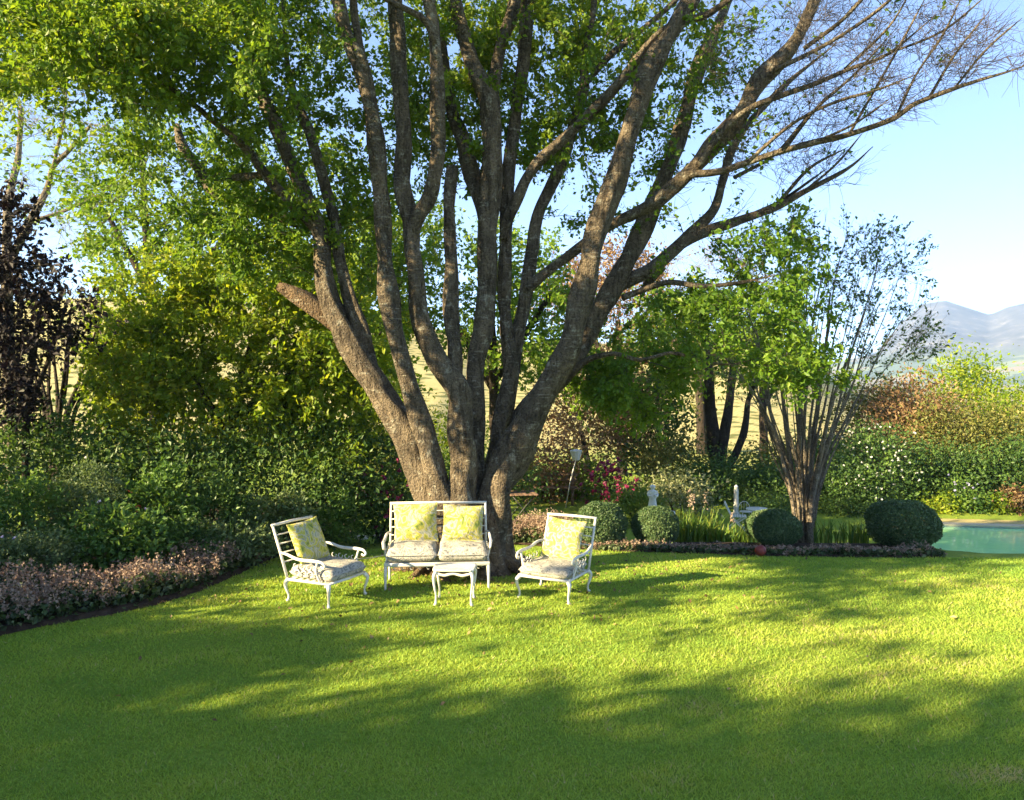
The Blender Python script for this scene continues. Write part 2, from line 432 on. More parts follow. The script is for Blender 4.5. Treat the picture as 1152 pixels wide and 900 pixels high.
def ground_mat():
    m, nt, p, out = new_mat('lawn_and_country')
    g = nt.nodes.new('ShaderNodeNewGeometry')
    v = g.outputs['Position']
    n1 = noise_n(nt, 0.9, 6, 0.6, v); n2 = noise_n(nt, 38, 4, 0.7, v)
    lawn = mixc(nt, ramp(nt, [(0.3, (0.18, 0.27, 0.035)), (0.7, (0.26, 0.34, 0.05))], n1.outputs[0]).outputs[0],
                ramp(nt, [(0.3, (0.55, 0.55, 0.5)), (0.7, (1.25, 1.2, 1.1))], n2.outputs[0]).outputs[0], 1.0, 'MULTIPLY')
    # far dry slopes with rows of vines
    mp = nt.nodes.new('ShaderNodeMapping'); mp.inputs['Rotation'].default_value = (0, 0, 0.5); mp.inputs['Scale'].default_value = (1, 1, 0.3)
    nt.links.new(v, mp.inputs['Vector'])
    wv = nt.nodes.new('ShaderNodeTexWave'); wv.inputs['Scale'].default_value = 1.1; wv.inputs['Distortion'].default_value = 5.0; wv.inputs['Detail'].default_value = 3
    nt.links.new(mp.outputs[0], wv.inputs['Vector'])
    n3 = noise_n(nt, 0.05, 5, 0.6, v)
    dry = mixc(nt, ramp(nt, [(0.2, (0.36, 0.30, 0.12)), (0.8, (0.52, 0.45, 0.22))], n3.outputs[0]).outputs[0], (0.26, 0.26, 0.09),
               ramp(nt, [(0.45, (0, 0, 0)), (0.75, (0.55, 0.55, 0.55))], wv.outputs[0]).outputs[0])
    vo = nt.nodes.new('ShaderNodeTexVoronoi'); vo.inputs['Scale'].default_value = 0.75; nt.links.new(v, vo.inputs['Vector'])
    dry = mixc(nt, dry, (0.09, 0.11, 0.03), ramp(nt, [(0.30, (0.85, 0.85, 0.85)), (0.48, (0, 0, 0))], vo.outputs['Distance']).outputs[0])
    far = ramp(nt, [(0.35, (0.16, 0.17, 0.07)), (0.5, (0.36, 0.28, 0.15)), (0.62, (0.12, 0.15, 0.06))], noise_n(nt, 0.006, 4, 0.6, v).outputs[0]).outputs[0]
    sx = nt.nodes.new('ShaderNodeSeparateXYZ'); nt.links.new(v, sx.inputs[0])
    ln = nt.nodes.new('ShaderNodeVectorMath'); ln.operation = 'LENGTH'; nt.links.new(v, ln.inputs[0])
    mr = nt.nodes.new('ShaderNodeMapRange'); mr.inputs[1].default_value = 27; mr.inputs[2].default_value = 40
    nt.links.new(ln.outputs['Value'], mr.inputs[0])
    mr2 = nt.nodes.new('ShaderNodeMapRange'); mr2.inputs[1].default_value = 200; mr2.inputs[2].default_value = 420
    nt.links.new(ln.outputs['Value'], mr2.inputs[0])
    c = mixc(nt, lawn, dry, mr.outputs[0]); c = mixc(nt, c, far, mr2.outputs[0])
    nt.links.new(c, p.inputs['Base Color'])
    p.inputs['Roughness'].default_value = 0.95; p.inputs['Specular IOR Level'].default_value = 0.1
    bump(nt, n2.outputs[0], 0.6, 0.02, p)
    return m
M['ground'] = ground_mat()
M['soil'] = plain('dark_soil', (0.055, 0.038, 0.026), 0.95, 0.5, 9, bump_s=0.9, bscale=30, spec=0.1)
M['dry_grass'] = plain('dry_grass_bank', (0.40, 0.33, 0.14), 0.95, 0.25, 3, bump_s=0.5, bscale=40, spec=0.1)
M['stone'] = plain('pale_stone', (0.42, 0.38, 0.31), 0.85, 0.25, 6, bump_s=0.4, bscale=25)
M['wood'] = plain('weathered_brown_wood', (0.20, 0.12, 0.075), 0.7, 0.35, 10, bump_s=0.3, bscale=30)
M['black_metal'] = plain('black_metal', (0.018, 0.018, 0.02), 0.5, 0.2, 8)
M['white_stone'] = plain('white_statue_stone', (0.72, 0.70, 0.64), 0.7, 0.12, 9, bump_s=0.2)
M['ball'] = plain('red_rubber', (0.22, 0.035, 0.028), 0.5, 0.2, 18)
M['hose'] = plain('pale_hose', (0.45, 0.44, 0.30), 0.5, 0.15, 6)

rng = np.random.default_rng(7)

# ------------------------------------------------------------------ ground: one sheet to the horizon
def axis_pts(lo, hi):
    near = np.arange(-12, 22.01, 0.3)
    out = [near]
    s, x = 0.35, 22.0
    up = []
    while x < hi: s *= 1.09; x += s; up.append(x)
    s, x = 0.35, -12.0
    dn = []
    while x > lo: s *= 1.09; x -= s; dn.append(x)
    return np.concatenate([np.array(dn)[::-1], near, np.array(up)])
# the pool's own outline (slightly turned), kept out of the sheet
PA = np.array([8.10, 14.55]); PB = np.array([8.95, 17.75])
PU = np.array([1.0, -0.15]); PU /= np.linalg.norm(PU)
PC = PB + PU * 9.0; PD = PA + PU * 9.2
xs = axis_pts(-3300, 3300); ys = axis_pts(-3300, 3300)
X, Y = np.meshgrid(xs, ys)
Z = zg(X, Y)
def in_poly(x, y, poly):
    c = np.zeros(np.shape(x), bool); n = len(poly)
    for i in range(n):
        x1, y1 = poly[i]; x2, y2 = poly[(i + 1) % n]
        cond = ((y1 > y) != (y2 > y)) & (x < (x2 - x1) * (y - y1) / (y2 - y1 + 1e-12) + x1)
        c ^= cond
    return c
POOL = [PA, PB, PC, PD]
cen = (PA + PB + PC + PD) / 4
inner = [cen + (p - cen) * (1 + 0.25 / np.linalg.norm(p - cen)) for p in POOL]
Z = np.where(in_poly(X, Y, inner), Z - 2.2, Z)      # dug out for the pool
nx, ny = len(xs), len(ys)
idx = np.arange(nx * ny).reshape(ny, nx)
Q = np.stack([idx[:-1, :-1], idx[:-1, 1:], idx[1:, 1:], idx[1:, :-1]], -1).reshape(-1, 4)
tag(mesh_np('ground', np.stack([X, Y, Z], -1).reshape(-1, 3), [Q], M['ground']), kind='structure')

# ---- planting beds: soil sheets just above the ground
LEFT_EDGE = [pick(*p)[:2] for p in [(-160, 760), (0, 717), (60, 704), (140, 689), (200, 674), (250, 655), (300, 632), (335, 616), (372, 607)]]
LEFT_EDGE = smooth_path([(a, b, 0) for a, b in LEFT_EDGE], 0.12)[:, :2]
RIGHT_EDGE = [pick(*p)[:2] for p in [(556, 612), (600, 614), (640, 618), (690, 621), (740, 622), (800, 624), (860, 626), (930, 627), (1000, 628), (1058, 628)]]
RIGHT_EDGE = smooth_path([(a, b, 0) for a, b in RIGHT_EDGE], 0.12)[:, :2]
def bed_sheet(edge, offs, d, name):
    rows = []
    for k, o in enumerate(offs):
        e = edge + np.array(d) * o + (rng.normal(0, 0.012, edge.shape) if k == 0 else 0)
        z = zg(e[:, 0], e[:, 1]) + (0.006 if k == 0 else 0.03)
        rows.append(np.column_stack([e, z]))
    V = np.vstack(rows); n = len(edge); i = np.arange((len(offs) - 1) * n).reshape(len(offs) - 1, n)
    Qs = np.stack([i[:, :-1], i[:, 1:], i[:, 1:] + n, i[:, :-1] + n], -1).reshape(-1, 4)
    return tag(mesh_np(name, V, [Qs], M['soil']), kind='structure')
bed_sheet(LEFT_EDGE, [0, 0.07, 0.4, 0.8, 1.3, 2, 3, 4, 5.5], (-0.80, 0.6), 'flower_bed_soil')
bed_sheet(RIGHT_EDGE, [0, 0.06, 0.3, 0.6, 0.9, 1.2, 1.5], (0.0, 1.0), 'border_bed_soil')

def lawn_ok(x, y):
    xb = np.interp(y, LEFT_EDGE[:, 1], LEFT_EDGE[:, 0], left=-9, right=LEFT_EDGE[-1, 0])
    yb = np.interp(x, RIGHT_EDGE[:, 0], RIGHT_EDGE[:, 1], left=11.2, right=RIGHT_EDGE[-1, 1])
    return (x > xb + 0.01) & (y < yb + 0.01)

# ---- grass blades (world-space scatter, thinning with distance from the terrace)
def grass():
    N = 620000
    y = 2.0 * (11.4 / 2.0) ** rng.random(N)
    x = (rng.random(N) * 2 - 1) * (0.78 * y + 1.2)
    k = lawn_ok(x, y) & (np.hypot((x + 0.45) / 0.72, (y - 9.2) / 0.6) > 0.75 + 0.75 * rng.random(N) ** 2)
    x, y = x[k], y[k]
    n = len(x)
    P2 = np.column_stack([x, y])
    tuft = sn(P2, 9, 3); patch = sn(P2, 1.6, 4); broad = sn(P2, 0.6, 5); weed = sn(P2, 13.0, 6) + 0.5 * sn(P2, 30, 7)
    h = (0.014 + 0.011 * rng.random(n)) * (1 + 0.30 * tuft + np.where(weed > 1.0, 0.4, 0)) * np.clip(0.9 + 0.03 * y, 0.9, 1.2)
    wd = (0.0016 + 0.0011 * rng.random(n)) * np.clip(y / 3.2, 1, 3.4)
    a = rng.random(n) * 6.283
    lean = rng.random(n) * 1.4 + 0.2
    b = rng.random(n) * 6.283
    z = zg(x, y)
    base = np.column_stack([x, y, z])
    side = np.column_stack([np.cos(a), np.sin(a), np.zeros(n)]) * wd[:, None]
    tip = base + np.column_stack([np.cos(b) * lean * h, np.sin(b) * lean * h, h])
    V = np.stack([base - side, base + side, tip], 1).reshape(-1, 3)
    F = np.arange(3 * n).reshape(-1, 3)
    r_ = 0.45 + 0.16 * tuft + 0.14 * patch + 0.12 * broad + rng.normal(0, 0.14, n)
    # worn, dry places in the lawn
    for (px, py, rx, ry, s_) in [(1095, 876, 0.30, 0.16, 0.55), (1150, 872, 0.2, 0.12, 0.45), (830, 690, 0.5, 0.2, 0.16), (880, 770, 0.6, 0.3, 0.14), (120, 745, 0.5, 0.2, 0.12), (700, 880, 0.5, 0.2, 0.12)]:
        c = pick(px, py)
        e = np.hypot((x - c[0]) / rx, (y - c[1]) / ry) + 0.35 * tuft
        r_ += s_ * np.clip(1.3 - e, 0, 1)
    for (cx, cy_, rx, ry, s_) in [(-0.3, 7.05, 1.5, 0.35, 0.14), (-1.6, 7.2, 0.5, 0.25, 0.12), (0.6, 7.3, 0.5, 0.25, 0.12)]:
        r_ += s_ * np.clip(1.3 - np.hypot((x - cx) / rx, (y - cy_) / ry) - 0.3 * tuft, 0, 1)
    r_ -= np.where(weed > 1.0, 0.10, 0)
    r_ += (rng.random(n) < 0.04) * 0.45
    r_ = np.clip(r_, 0, 1)
    tag(mesh_np('grass', V, [F], M['grass'], rnd=np.repeat(r_, 3), smooth=False), 'short mown green grass of the garden lawn', 'grass', kind='stuff')
grass()

# ------------------------------------------------------------------ mountains and haze
def mountains():
    az = np.radians(np.linspace(2, 62, 240)); rr = np.linspace(1500, 3000, 46)
    A, RR = np.meshgrid(az, rr)
    deg = np.degrees(A)
    # ridge height (px above the horizon in the photo -> metres at 2600 m)
    pxs = 576 + 866 * np.tan(A)
    prof = np.interp(pxs, [620, 900, 985, 1010, 1035, 1062, 1088, 1112, 1132, 1160, 1250, 1400, 2200], [4, 8, 26, 54, 73, 76, 68, 61, 67, 71, 92, 84, 70])
    ridge = prof / 866 * 2600 * np.cos(A) ** 0
    t = (RR - 1500) / 1100
    env = sstep(0.05, 1.0, t) * (1 - 0.5 * sstep(1.05, 1.4, t))
    P = np.stack([RR * np.sin(A) * 0.004, RR * np.cos(A) * 0.004], -1).reshape(-1, 2)
    nz = np.array([mnoise.ridged_multi_fractal(Vector((p[0], p[1], 0.3)), 1.0, 2.1, 5, 1.0, 2.0) for p in P]).reshape(A.shape)
    Zm = -11 + (ridge + 11) * env * (0.86 + 0.14 * sstep(0.8, 1.0, t)) + (nz - 1.2) * 16 * sstep(0.15, 0.6, t) * (1 - 0.85 * sstep(0.85, 1.0, t) * (1 - sstep(1.0, 1.1, t)))
    V = np.stack([RR * np.sin(A), RR * np.cos(A), Zm], -1).reshape(-1, 3)
    n, m_ = A.shape; i = np.arange(n * m_).reshape(n, m_)
    Qs = np.stack([i[:-1, :-1], i[:-1, 1:], i[1:, 1:], i[1:, :-1]], -1).reshape(-1, 4)
    m, nt, p, out = new_mat('mountain_rock')
    g = nt.nodes.new('ShaderNodeNewGeometry')
    n1 = noise_n(nt, 0.02, 8, 0.7, g.outputs['Position']); n2 = noise_n(nt, 0.005, 3, 0.5, g.outputs['Position'])
    c = ramp(nt, [(0.3, (0.06, 0.065, 0.065)), (0.55, (0.12, 0.115, 0.11)), (0.70, (0.26, 0.235, 0.21))], n1.outputs[0]).outputs[0]
    sx = nt.nodes.new('ShaderNodeSeparateXYZ'); nt.links.new(g.outputs['Position'], sx.inputs[0])
    mr = nt.nodes.new('ShaderNodeMapRange'); mr.inputs[1].default_value = 75; mr.inputs[2].default_value = 35
    nt.links.new(sx.outputs['Z'], mr.inputs[0])
    fields = ramp(nt, [(0.42, (0.10, 0.13, 0.07)), (0.5, (0.20, 0.23, 0.10)), (0.56, (0.28, 0.22, 0.13)), (0.62, (0.12, 0.15, 0.08))], n2.outputs[0], 'CONSTANT').outputs[0]
    nt.links.new(mixc(nt, c, fields, mr.outputs[0]), p.inputs['Base Color'])
    p.inputs['Roughness'].default_value = 1; p.inputs['Specular IOR Level'].default_value = 0
    tag(mesh_np('mountain', V, [Qs], m), kind='structure')
mountains()

def haze():
    b = MB(); b.box((-3600, -3600, -14), (3600, 3600, 330))
    m, nt, p, out = new_mat('valley_haze')
    nt.nodes.remove(p)
    v = nt.nodes.new('ShaderNodeVolumePrincipled')
    v.inputs['Color'].default_value = (0.42, 0.62, 1.0, 1)
    v.inputs['Density'].default_value = HAZE
    v.inputs['Anisotropy'].default_value = 0.2
    nt.links.new(v.outputs[0], out.inputs['Volume'])
    o = b.build('haze', m, smooth=False)
    tag(o, 'pale blue haze over the far valley and mountain', 'haze', kind='stuff')
HAZE = 0.0003
haze()

# ------------------------------------------------------------------ pool
def pool():
    wz = -1.225
    def ring(off, z): 
        P = []
        for i, p in enumerate(POOL):
            d = p - cen; d = d / np.abs(d) 
            P.append([*(p + off * (np.sign((p - cen) @ PU) * PU + np.sign((p - cen) @ np.array([-PU[1], PU[0]])) * np.array([-PU[1], PU[0]]))), z])
        return np.array(P)
    # basin
    b = MB()
    top, bot = ring(0, -1.19), ring(0, -2.6)
    b.add(np.vstack([top, bot]), [[0, 1, 5, 4], [1, 2, 6, 5], [2, 3, 7, 6], [3, 0, 4, 7], [4, 5, 6, 7]])
    tag(b.build('pool_basin', plain('aqua_pool_plaster', (0.45, 0.66, 0.60), 0.6, 0.1, 3), smooth=False), kind='structure')
    # coping
    b = MB()
    o1, o2, i2 = ring(0.3, -1.168), ring(0, -1.168), ring(0, -1.235)
    o3 = ring(0.3, -1.24)
    V = np.vstack([o1, o2, i2, o3]); q = []
    for i in range(4):
        j = (i + 1) % 4
        q += [[i, j, 4 + j, 4 + i], [4 + i, 4 + j, 8 + j, 8 + i], [12 + i, 12 + j, j, i]]
    b.add(V, q)
    tag(b.build('pool_coping', plain('pale_pool_paving', (0.55, 0.45, 0.28), 0.8, 0.15, 4, bump_s=0.2), smooth=False), kind='structure')
    # water
    m, nt, p, out = new_mat('pool_water')
    g = nt.nodes.new('ShaderNodeNewGeometry')
    n1 = noise_n(nt, 0.6, 3, 0.5, g.outputs['Position'])
    nt.links.new(ramp(nt, [(0.35, (0.36, 0.80, 0.33)), (0.7, (0.52, 0.87, 0.44))], n1.outputs[0]).outputs[0], p.inputs['Base Color'])
    p.inputs['Roughness'].default_value = 0.06; p.inputs['IOR'].default_value = 1.33
    n2 = noise_n(nt, 5, 3, 0.5, g.outputs['Position'])
    bump(nt, n2.outputs[0], 0.12, 0.03, p)
    b = MB(); P = ring(-0.003, wz)
    b.add(P, [[0, 3, 2, 1]])
    tag(b.build('pool_water', m, smooth=False), kind='structure')
    # dry strip behind the pool
    a = PB + np.array([-0.4, 0.44]); c = PC + np.array([0, 0.44])
    d = np.array([0.15, 1.0])
    tvals = np.linspace(0, 1, 30)[:, None]
    rows = [np.column_stack([a + (c - a) * tvals + d * o, np.full(30, -1.2 + 0.012)]) for o in (-0.1, 0.2, 0.5)]
    V = np.vstack(rows); i = np.arange(60).reshape(2, 30)
    Qs = np.stack([i[:, :-1], i[:, 1:], i[:, 1:] + 30, i[:, :-1] + 30], -1).reshape(-1, 4)
    tag(mesh_np('dry_grass_path', V, [Qs], M['dry_grass']), kind='structure')
pool()

# ------------------------------------------------------------------ leaves and twigs
def leaves(P, size, out=None, aspect=0.55, up=0.6, droop=0.25, spread=1.0, g=rng, fold=0.18, face=False):
    """one folded rhombic leaf per point -> V (4n,3), quads"""
    n = len(P)
    L = size * (0.5 + 0.95 * g.random(n))
    A = g.normal(size=(n, 3)) * spread
    if out is not None: A = A + out * (0.25 if face else 1.2)
    A[:, 2] -= droop
    A /= (np.linalg.norm(A, axis=1)[:, None] + 1e-9)
    Nn = g.normal(size=(n, 3)) * 0.8; Nn[:, 2] += up
    if out is not None: Nn = Nn + out * (1.3 if face else 0.5)
    Bv = np.cross(Nn, A); Bv /= (np.linalg.norm(Bv, axis=1)[:, None] + 1e-9)
    Nv = np.cross(A, Bv)
    h = (L * 0.5)[:, None]; wv = (L * aspect * 0.5)[:, None]
    V = np.stack([P - A * h, P + Bv * wv - A * h * 0.1 + Nv * wv * fold * 2, P + A * h, P - Bv * wv - A * h * 0.1 + Nv * wv * fold * 2], 1).reshape(-1, 3)
    return V, np.arange(4 * n).reshape(-1, 4)

def ell_points(n, c, r, g, shell=2.0):
    D = g.normal(size=(n, 3)); D /= np.linalg.norm(D, axis=1)[:, None]
    rad = g.random(n) ** (1 / (3 * 1.0) if shell <= 1 else 1 / (3 * shell))
    return np.asarray(c) + D * rad[:, None] * np.asarray(r), D

class Skel:
    def __init__(s): s.P = []; s.D = []; s.Rd = []
    def add(s, pts, rad):
        pts = np.asarray(pts, float)
        D = np.gradient(pts, axis=0); D /= (np.linalg.norm(D, axis=1)[:, None] + 1e-9)
        s.P.append(pts); s.D.append(D); s.Rd.append(np.broadcast_to(rad, (len(pts),)).copy())
    def arrays(s): return np.vstack(s.P), np.vstack(s.D), np.concatenate(s.Rd)

def grow(sk, targets, mb, g, rmax=0.03, taper=0.011, back=0.7, rmin=0.0025, step=0.14, wob=0.03):
    """joins every target to the nearest wood with a curved twig; returns twig end directions"""
    P, D, Rd = sk.arrays()
    T = np.asarray(targets, float)
    dist0 = np.array([np.min(np.linalg.norm(P - t, axis=1)) for t in T])
    ends = np.zeros_like(T); paths = [None] * len(T)
    cap = len(P) + 40 * len(T) + 10
    bP = np.zeros((cap, 3)); bD = np.zeros((cap, 3)); bR = np.zeros(cap)
    n = len(P); bP[:n] = P; bD[:n] = D; bR[:n] = Rd
    for i in np.argsort(dist0):
        t = T[i]
        d = t - bP[:n]; l = np.linalg.norm(d, axis=1) + 1e-6
        cs = np.einsum('ij,ij->i', d, bD[:n]) / l
        j = int(np.argmin(l * (1 + back * (1 - cs))))
        p0 = bP[j]; ln = l[j]
        c1 = p0 + (bD[j] * 0.55 + (d[j] / ln) * 0.45) * ln * 0.4
        c2 = t - (d[j] / ln * 0.7 + np.array([0, 0, 0.25])) * ln * 0.3
        k = max(3, min(36, int(ln / step) + 2))
        u = np.linspace(0, 1, k)[:, None]
        pts = (1 - u) ** 3 * p0 + 3 * (1 - u) ** 2 * u * c1 + 3 * (1 - u) * u * u * c2 + u ** 3 * t
        pts[1:-1] += g.normal(0, wob * min(1, ln), (k - 2, 3)) * 0.6
        r0 = min(bR[j] * 0.75, rmax, 0.004 + taper * ln)
        rad = r0 + (rmin - r0) * np.linspace(0, 1, k) ** 0.8
        mb.tube(pts, rad, 5 if r0 > 0.012 else 4 if r0 > 0.006 else 3, cap=False)
        dd = np.gradient(pts, axis=0); dd /= (np.linalg.norm(dd, axis=1)[:, None] + 1e-9)
        m = k - 1
        bP[n:n + m] = pts[1:]; bD[n:n + m] = dd[1:]; bR[n:n + m] = rad[1:]; n += m
        ends[i] = dd[-1]; paths[i] = pts
    return ends, paths

def sprays(mb, paths, g, m=4, lmin=0.12, lmax=0.4, r=0.0022, ang=0.8, liftz=0.15, skip=False, gdir=None):
    """short side twigs along the outer half of every twig; returns their tips and directions"""
    A, B = [], []
    for p in paths:
        if skip and np.linalg.norm(p[-1] - p[0]) < 0.10: continue
        k = len(p); lo = int(k * 0.45)
        js = g.integers(lo, k, m)
        d = p[-1] - p[lo]; d = d / (np.linalg.norm(d) + 1e-9)
        if gdir is not None: d = 0.55 * d + gdir
        for j in js:
            v = d + g.normal(size=3) * ang; v[2] += liftz; v /= np.linalg.norm(v)
            A.append(p[j]); B.append(p[j] + v * g.uniform(lmin, lmax))
    A = np.array(A); B = np.array(B)
    mid = (A + B) / 2 + g.normal(0, 0.012, A.shape)
    mb.sticks(A, mid, r, r * 0.8); mb.sticks(mid, B, r * 0.8, r * 0.5)
    return A, B

def leaves_on(A, B, per, g, jit=0.03, lo=0.25):
    """leaf points along little twigs A->B"""
    n = len(A)
    cnt = np.broadcast_to(per, (n,))
    ii = np.repeat(np.arange(n), cnt)
    t = lo + (1.08 - lo) * g.random(len(ii))
    P = A[ii] + (B[ii] - A[ii]) * t[:, None] + g.normal(0, jit, (len(ii), 3))
    O = (B - A)[ii]; O /= (np.linalg.norm(O, axis=1)[:, None] + 1e-9)
    return P, O, ii

# ------------------------------------------------------------------ the big many-stemmed tree
def big_tree():
    g = np.random.default_rng(21)
    base = gp(-0.46, 9.22)
    root = empty('spreading_tree', base)
    tag(root, 'huge spreading tree with many bare stems rising from one trunk', 'tree')
    SC = 866.0
    limbs = []     # (list of (px,py,width_px,depth), name)
    def L(pts, d0, d1, nm='limb'):
        n = len(pts); out = []
        y0, y1 = pts[0][1], pts[-1][1]
        ln = [0]
        for i in range(1, n): ln.append(ln[-1] + math.hypot(pts[i][0] - pts[i - 1][0], pts[i][1] - pts[i - 1][1]))
        for (p, l) in zip(pts, ln):
            d = d0 + (d1 - d0) * (l / ln[-1])
            out.append([*unproj(p[0], p[1], d), p[2] * d / SC / 2 * (0.88 if p[1] < 480 else 0.96)])
        limbs.append((np.array(out), nm)); return out
    L([(500, 625, 46), (486, 570, 40), (460, 493, 35), (433, 447, 33), (410, 413, 31), (384, 367, 28), (370, 333, 25), (363, 297, 22), (360, 267, 20), (347, 227, 18), (330, 187, 17), (313, 143, 15), (297, 105, 13), (284, 60, 11), (276, 10, 9), (262, -60, 7)], 9.15, 9.7)
    L([(357, 258, 12), (323, 223, 12), (297, 193, 11), (280, 170, 10), (245, 140, 8), (205, 108, 6), (160, 82, 5), (95, 78, 4), (20, 80, 3)], 9.45, 8.4)
    L([(418, 424, 20), (402, 362, 18), (390, 323, 17), (383, 293, 16), (377, 253, 15), (363, 200, 14), (350, 153, 13), (334, 118, 12), (322, 70, 6), (318, 0, 5), (310, -70, 4)], 9.35, 10.0)
    L([(390, 380, 18), (376, 363, 24), (352, 344, 23), (328, 329, 18), (313, 321, 11)], 9.45, 9.3, 'sawn_limb')
    L([(508, 628, 40), (496, 560, 30), (481, 497, 26), (462, 437, 23), (445, 380, 22), (438, 337, 23), (433, 300, 20), (430, 260, 20), (427, 200, 20), (423, 150, 20), (410, 83, 20), (390, 40, 18), (380, 0, 17), (366, -50, 15), (350, -110, 12)], 9.0, 8.6)
    L([(409, 82, 12), (402, 45, 11), (397, 0, 10), (402, -60, 8)], 8.7, 8.8)
    L([(524, 632, 44), (521, 565, 33), (521, 510, 30), (519, 467, 32), (512, 437, 30), (491, 403, 25), (477, 367, 23), (470, 330, 22), (467, 290, 22), (463, 258, 22), (454, 213, 20), (453, 133, 20), (450, 67, 19), (447, 13, 18), (440, -50, 16), (425, -120, 12)], 8.95, 8.9)
    L([(463, 268, 16), (473, 240, 18), (487, 217, 20), (496, 167, 19), (494, 100, 18), (488, 33, 16), (482, 0, 15), (478, -60, 12)], 8.88, 8.4)
    L([(489, 50, 9), (478, 24, 9), (460, 12, 8), (430, -4, 7), (400, -30, 6)], 8.5, 8.1)
    L([(512, 440, 20), (513, 393, 19), (509, 347, 18), (510, 300, 17), (507, 233, 16), (510, 187, 13)], 9.2, 9.5, 'sawn_limb')
    L([(545, 625, 40), (538, 560, 26), (533, 500, 24), (533, 413, 24), (546, 363, 26), (548, 297, 25), (552, 200, 25), (550, 133, 24), (548, 105, 24), (527, 60, 20), (510, 0, 18), (496, -60, 15), (470, -120, 11)], 9.3, 9.8)
    L([(551, 128, 17), (562, 62, 17), (576, 20, 15), (582, -10, 14), (600, -80, 11)], 9.7, 9.9)
    L([(546, 250, 20), (534, 208, 20), (521, 162, 19), (504, 110, 16), (497, 60, 13), (486, 0, 10)], 9.7, 10.4)
    L([(552, 628, 36), (552, 563, 22), (563, 487, 20), (571, 440, 19), (574, 413, 18), (568, 363, 16), (567, 300, 16), (570, 200, 16), (580, 133, 16), (590, 67, 16), (595, 0, 15), (606, -80, 12)], 9.45, 10.1)
    L([(556, 628, 34), (560, 560, 24), (570, 470, 20), (580, 400, 18), (590, 347, 17), (597, 305, 17), (603, 253, 16), (617, 217, 14), (637, 173, 13), (647, 133, 12), (658, 97, 12), (658, 67, 10), (667, 20, 9), (672, -40, 8)], 9.55, 10.1)
    L([(566, 270, 12), (572, 244, 13), (582, 225, 13), (600, 187, 13), (633, 157, 12), (663, 127, 12), (693, 97, 12), (720, 60, 11), (753, 30, 10), (793, 17, 9), (820, 0, 8), (870, -30, 6)], 9.75, 8.7)
    L([(659, 95, 8), (690, 60, 8), (723, 33, 7), (760, 0, 6), (790, -40, 5)], 9.9, 9.9)
    L([(546, 633, 46), (551, 590, 43), (559, 556, 41), (573, 522, 39), (588, 492, 37), (604, 460, 35), (621, 423, 32), (639, 388, 29), (649, 347, 27), (664, 280, 28), (671, 253, 27), (690, 200, 26), (710, 133, 25), (730, 77, 24), (757, 33, 23), (777, 0, 21), (806, -60, 17), (838, -130, 12)], 9.15, 8.9)
    L([(593, 325, 12), (606, 312, 13), (630, 293, 13), (680, 257, 14), (730, 232, 16), (750, 218, 17), (782, 190, 18), (800, 166, 19), (820, 143, 20), (838, 118, 20), (852, 92, 20), (888, 53, 18), (912, 10, 15), (935, -50, 11)], 9.55, 8.5)
    L([(785, 188, 9), (797, 167, 9), (820, 140, 8), (847, 120, 8), (880, 107, 7), (920, 93, 6), (960, 76, 5), (1000, 60, 4), (1053, 17, 3)], 8.85, 8.1)
    L([(775, 196, 10), (807, 193, 9), (840, 183, 9), (880, 170, 8), (917, 160, 8), (953, 152, 7), (1007, 133, 7), (1027, 118, 6), (1073, 100, 5), (1103, 90, 4), (1150, 75, 3), (1200, 50, 3)], 8.9, 7.8)
    L([(556, 628, 36), (562, 540, 28), (590, 470, 27), (634, 421, 25), (652, 392, 25), (670, 357, 25), (686, 331, 26), (707, 291, 24), (725, 256, 23), (753, 187, 19), (770, 133, 18), (787, 77, 17), (807, 33, 15), (820, 0, 13), (845, -60, 10)], 9.55, 10.3)
    L([(697, 322, 16), (715, 312, 18), (733, 304, 17), (760, 280, 16), (775, 266, 14), (803, 238, 12), (815, 200, 11), (825, 165, 10), (850, 130, 8), (890, 90, 6), (940, 50, 4)], 9.95, 10.6)
    L([(757, 283, 12), (790, 262, 13), (830, 248, 11), (870, 235, 9), (903, 217, 7), (953, 190, 5), (982, 165, 3)], 10.1, 10.4)
    L([(742, 300, 12), (720, 330, 8), (700, 345, 10), (760, 300, 10)][:2], 10.0, 10.2)
    L([(640, 424, 9), (660, 405, 8), (690, 398, 6), (720, 405, 5), (755, 397, 4.5), (787, 405, 4), (819, 410, 3), (853, 403, 2)], 9.5, 8.6)
    L([(700, 335, 8), (749, 318, 7), (790, 322, 6), (832, 318, 5), (870, 310, 3)], 9.8, 9.0)
    L([(300, 196, 10), (262, 200, 9), (225, 175, 8), (205, 168, 7)][:2], 9.3, 9.4)
    L([(335, 250, 12), (275, 235, 14), (235, 212, 14), (222, 190, 13), (205, 165, 12), (198, 140, 6)], 10.4, 10.8, 'sawn_limb')
    for br in [[(955, 152, 4), (985, 100, 3), (1010, 55, 3), (1045, -10, 2)], [(1007, 133, 4), (1030, 85, 3), (1060, 40, 3), (1085, -10, 2)], [(1045, 110, 4), (1075, 60, 3), (1115, 10, 2)],
               [(1073, 100, 3), (1110, 55, 3), (1150, 20, 2)], [(880, 170, 5), (920, 120, 4), (960, 85, 3), (1010, 30, 2)], [(840, 183, 5), (890, 140, 4), (940, 115, 4), (990, 100, 3), (1040, 80, 2)],
               [(950, 78, 4), (1000, 30, 3), (1030, -20, 2)], [(1000, 60, 3), (1060, 35, 3), (1110, -5, 2)], [(917, 160, 4), (960, 140, 3), (1000, 112, 2)], [(905, 55, 6), (950, 20, 5), (985, -20, 4)], [(870, 80, 6), (930, 50, 5), (990, 10, 4), (1030, -30, 3)]]:
        L(br, 8.55, 8.0)
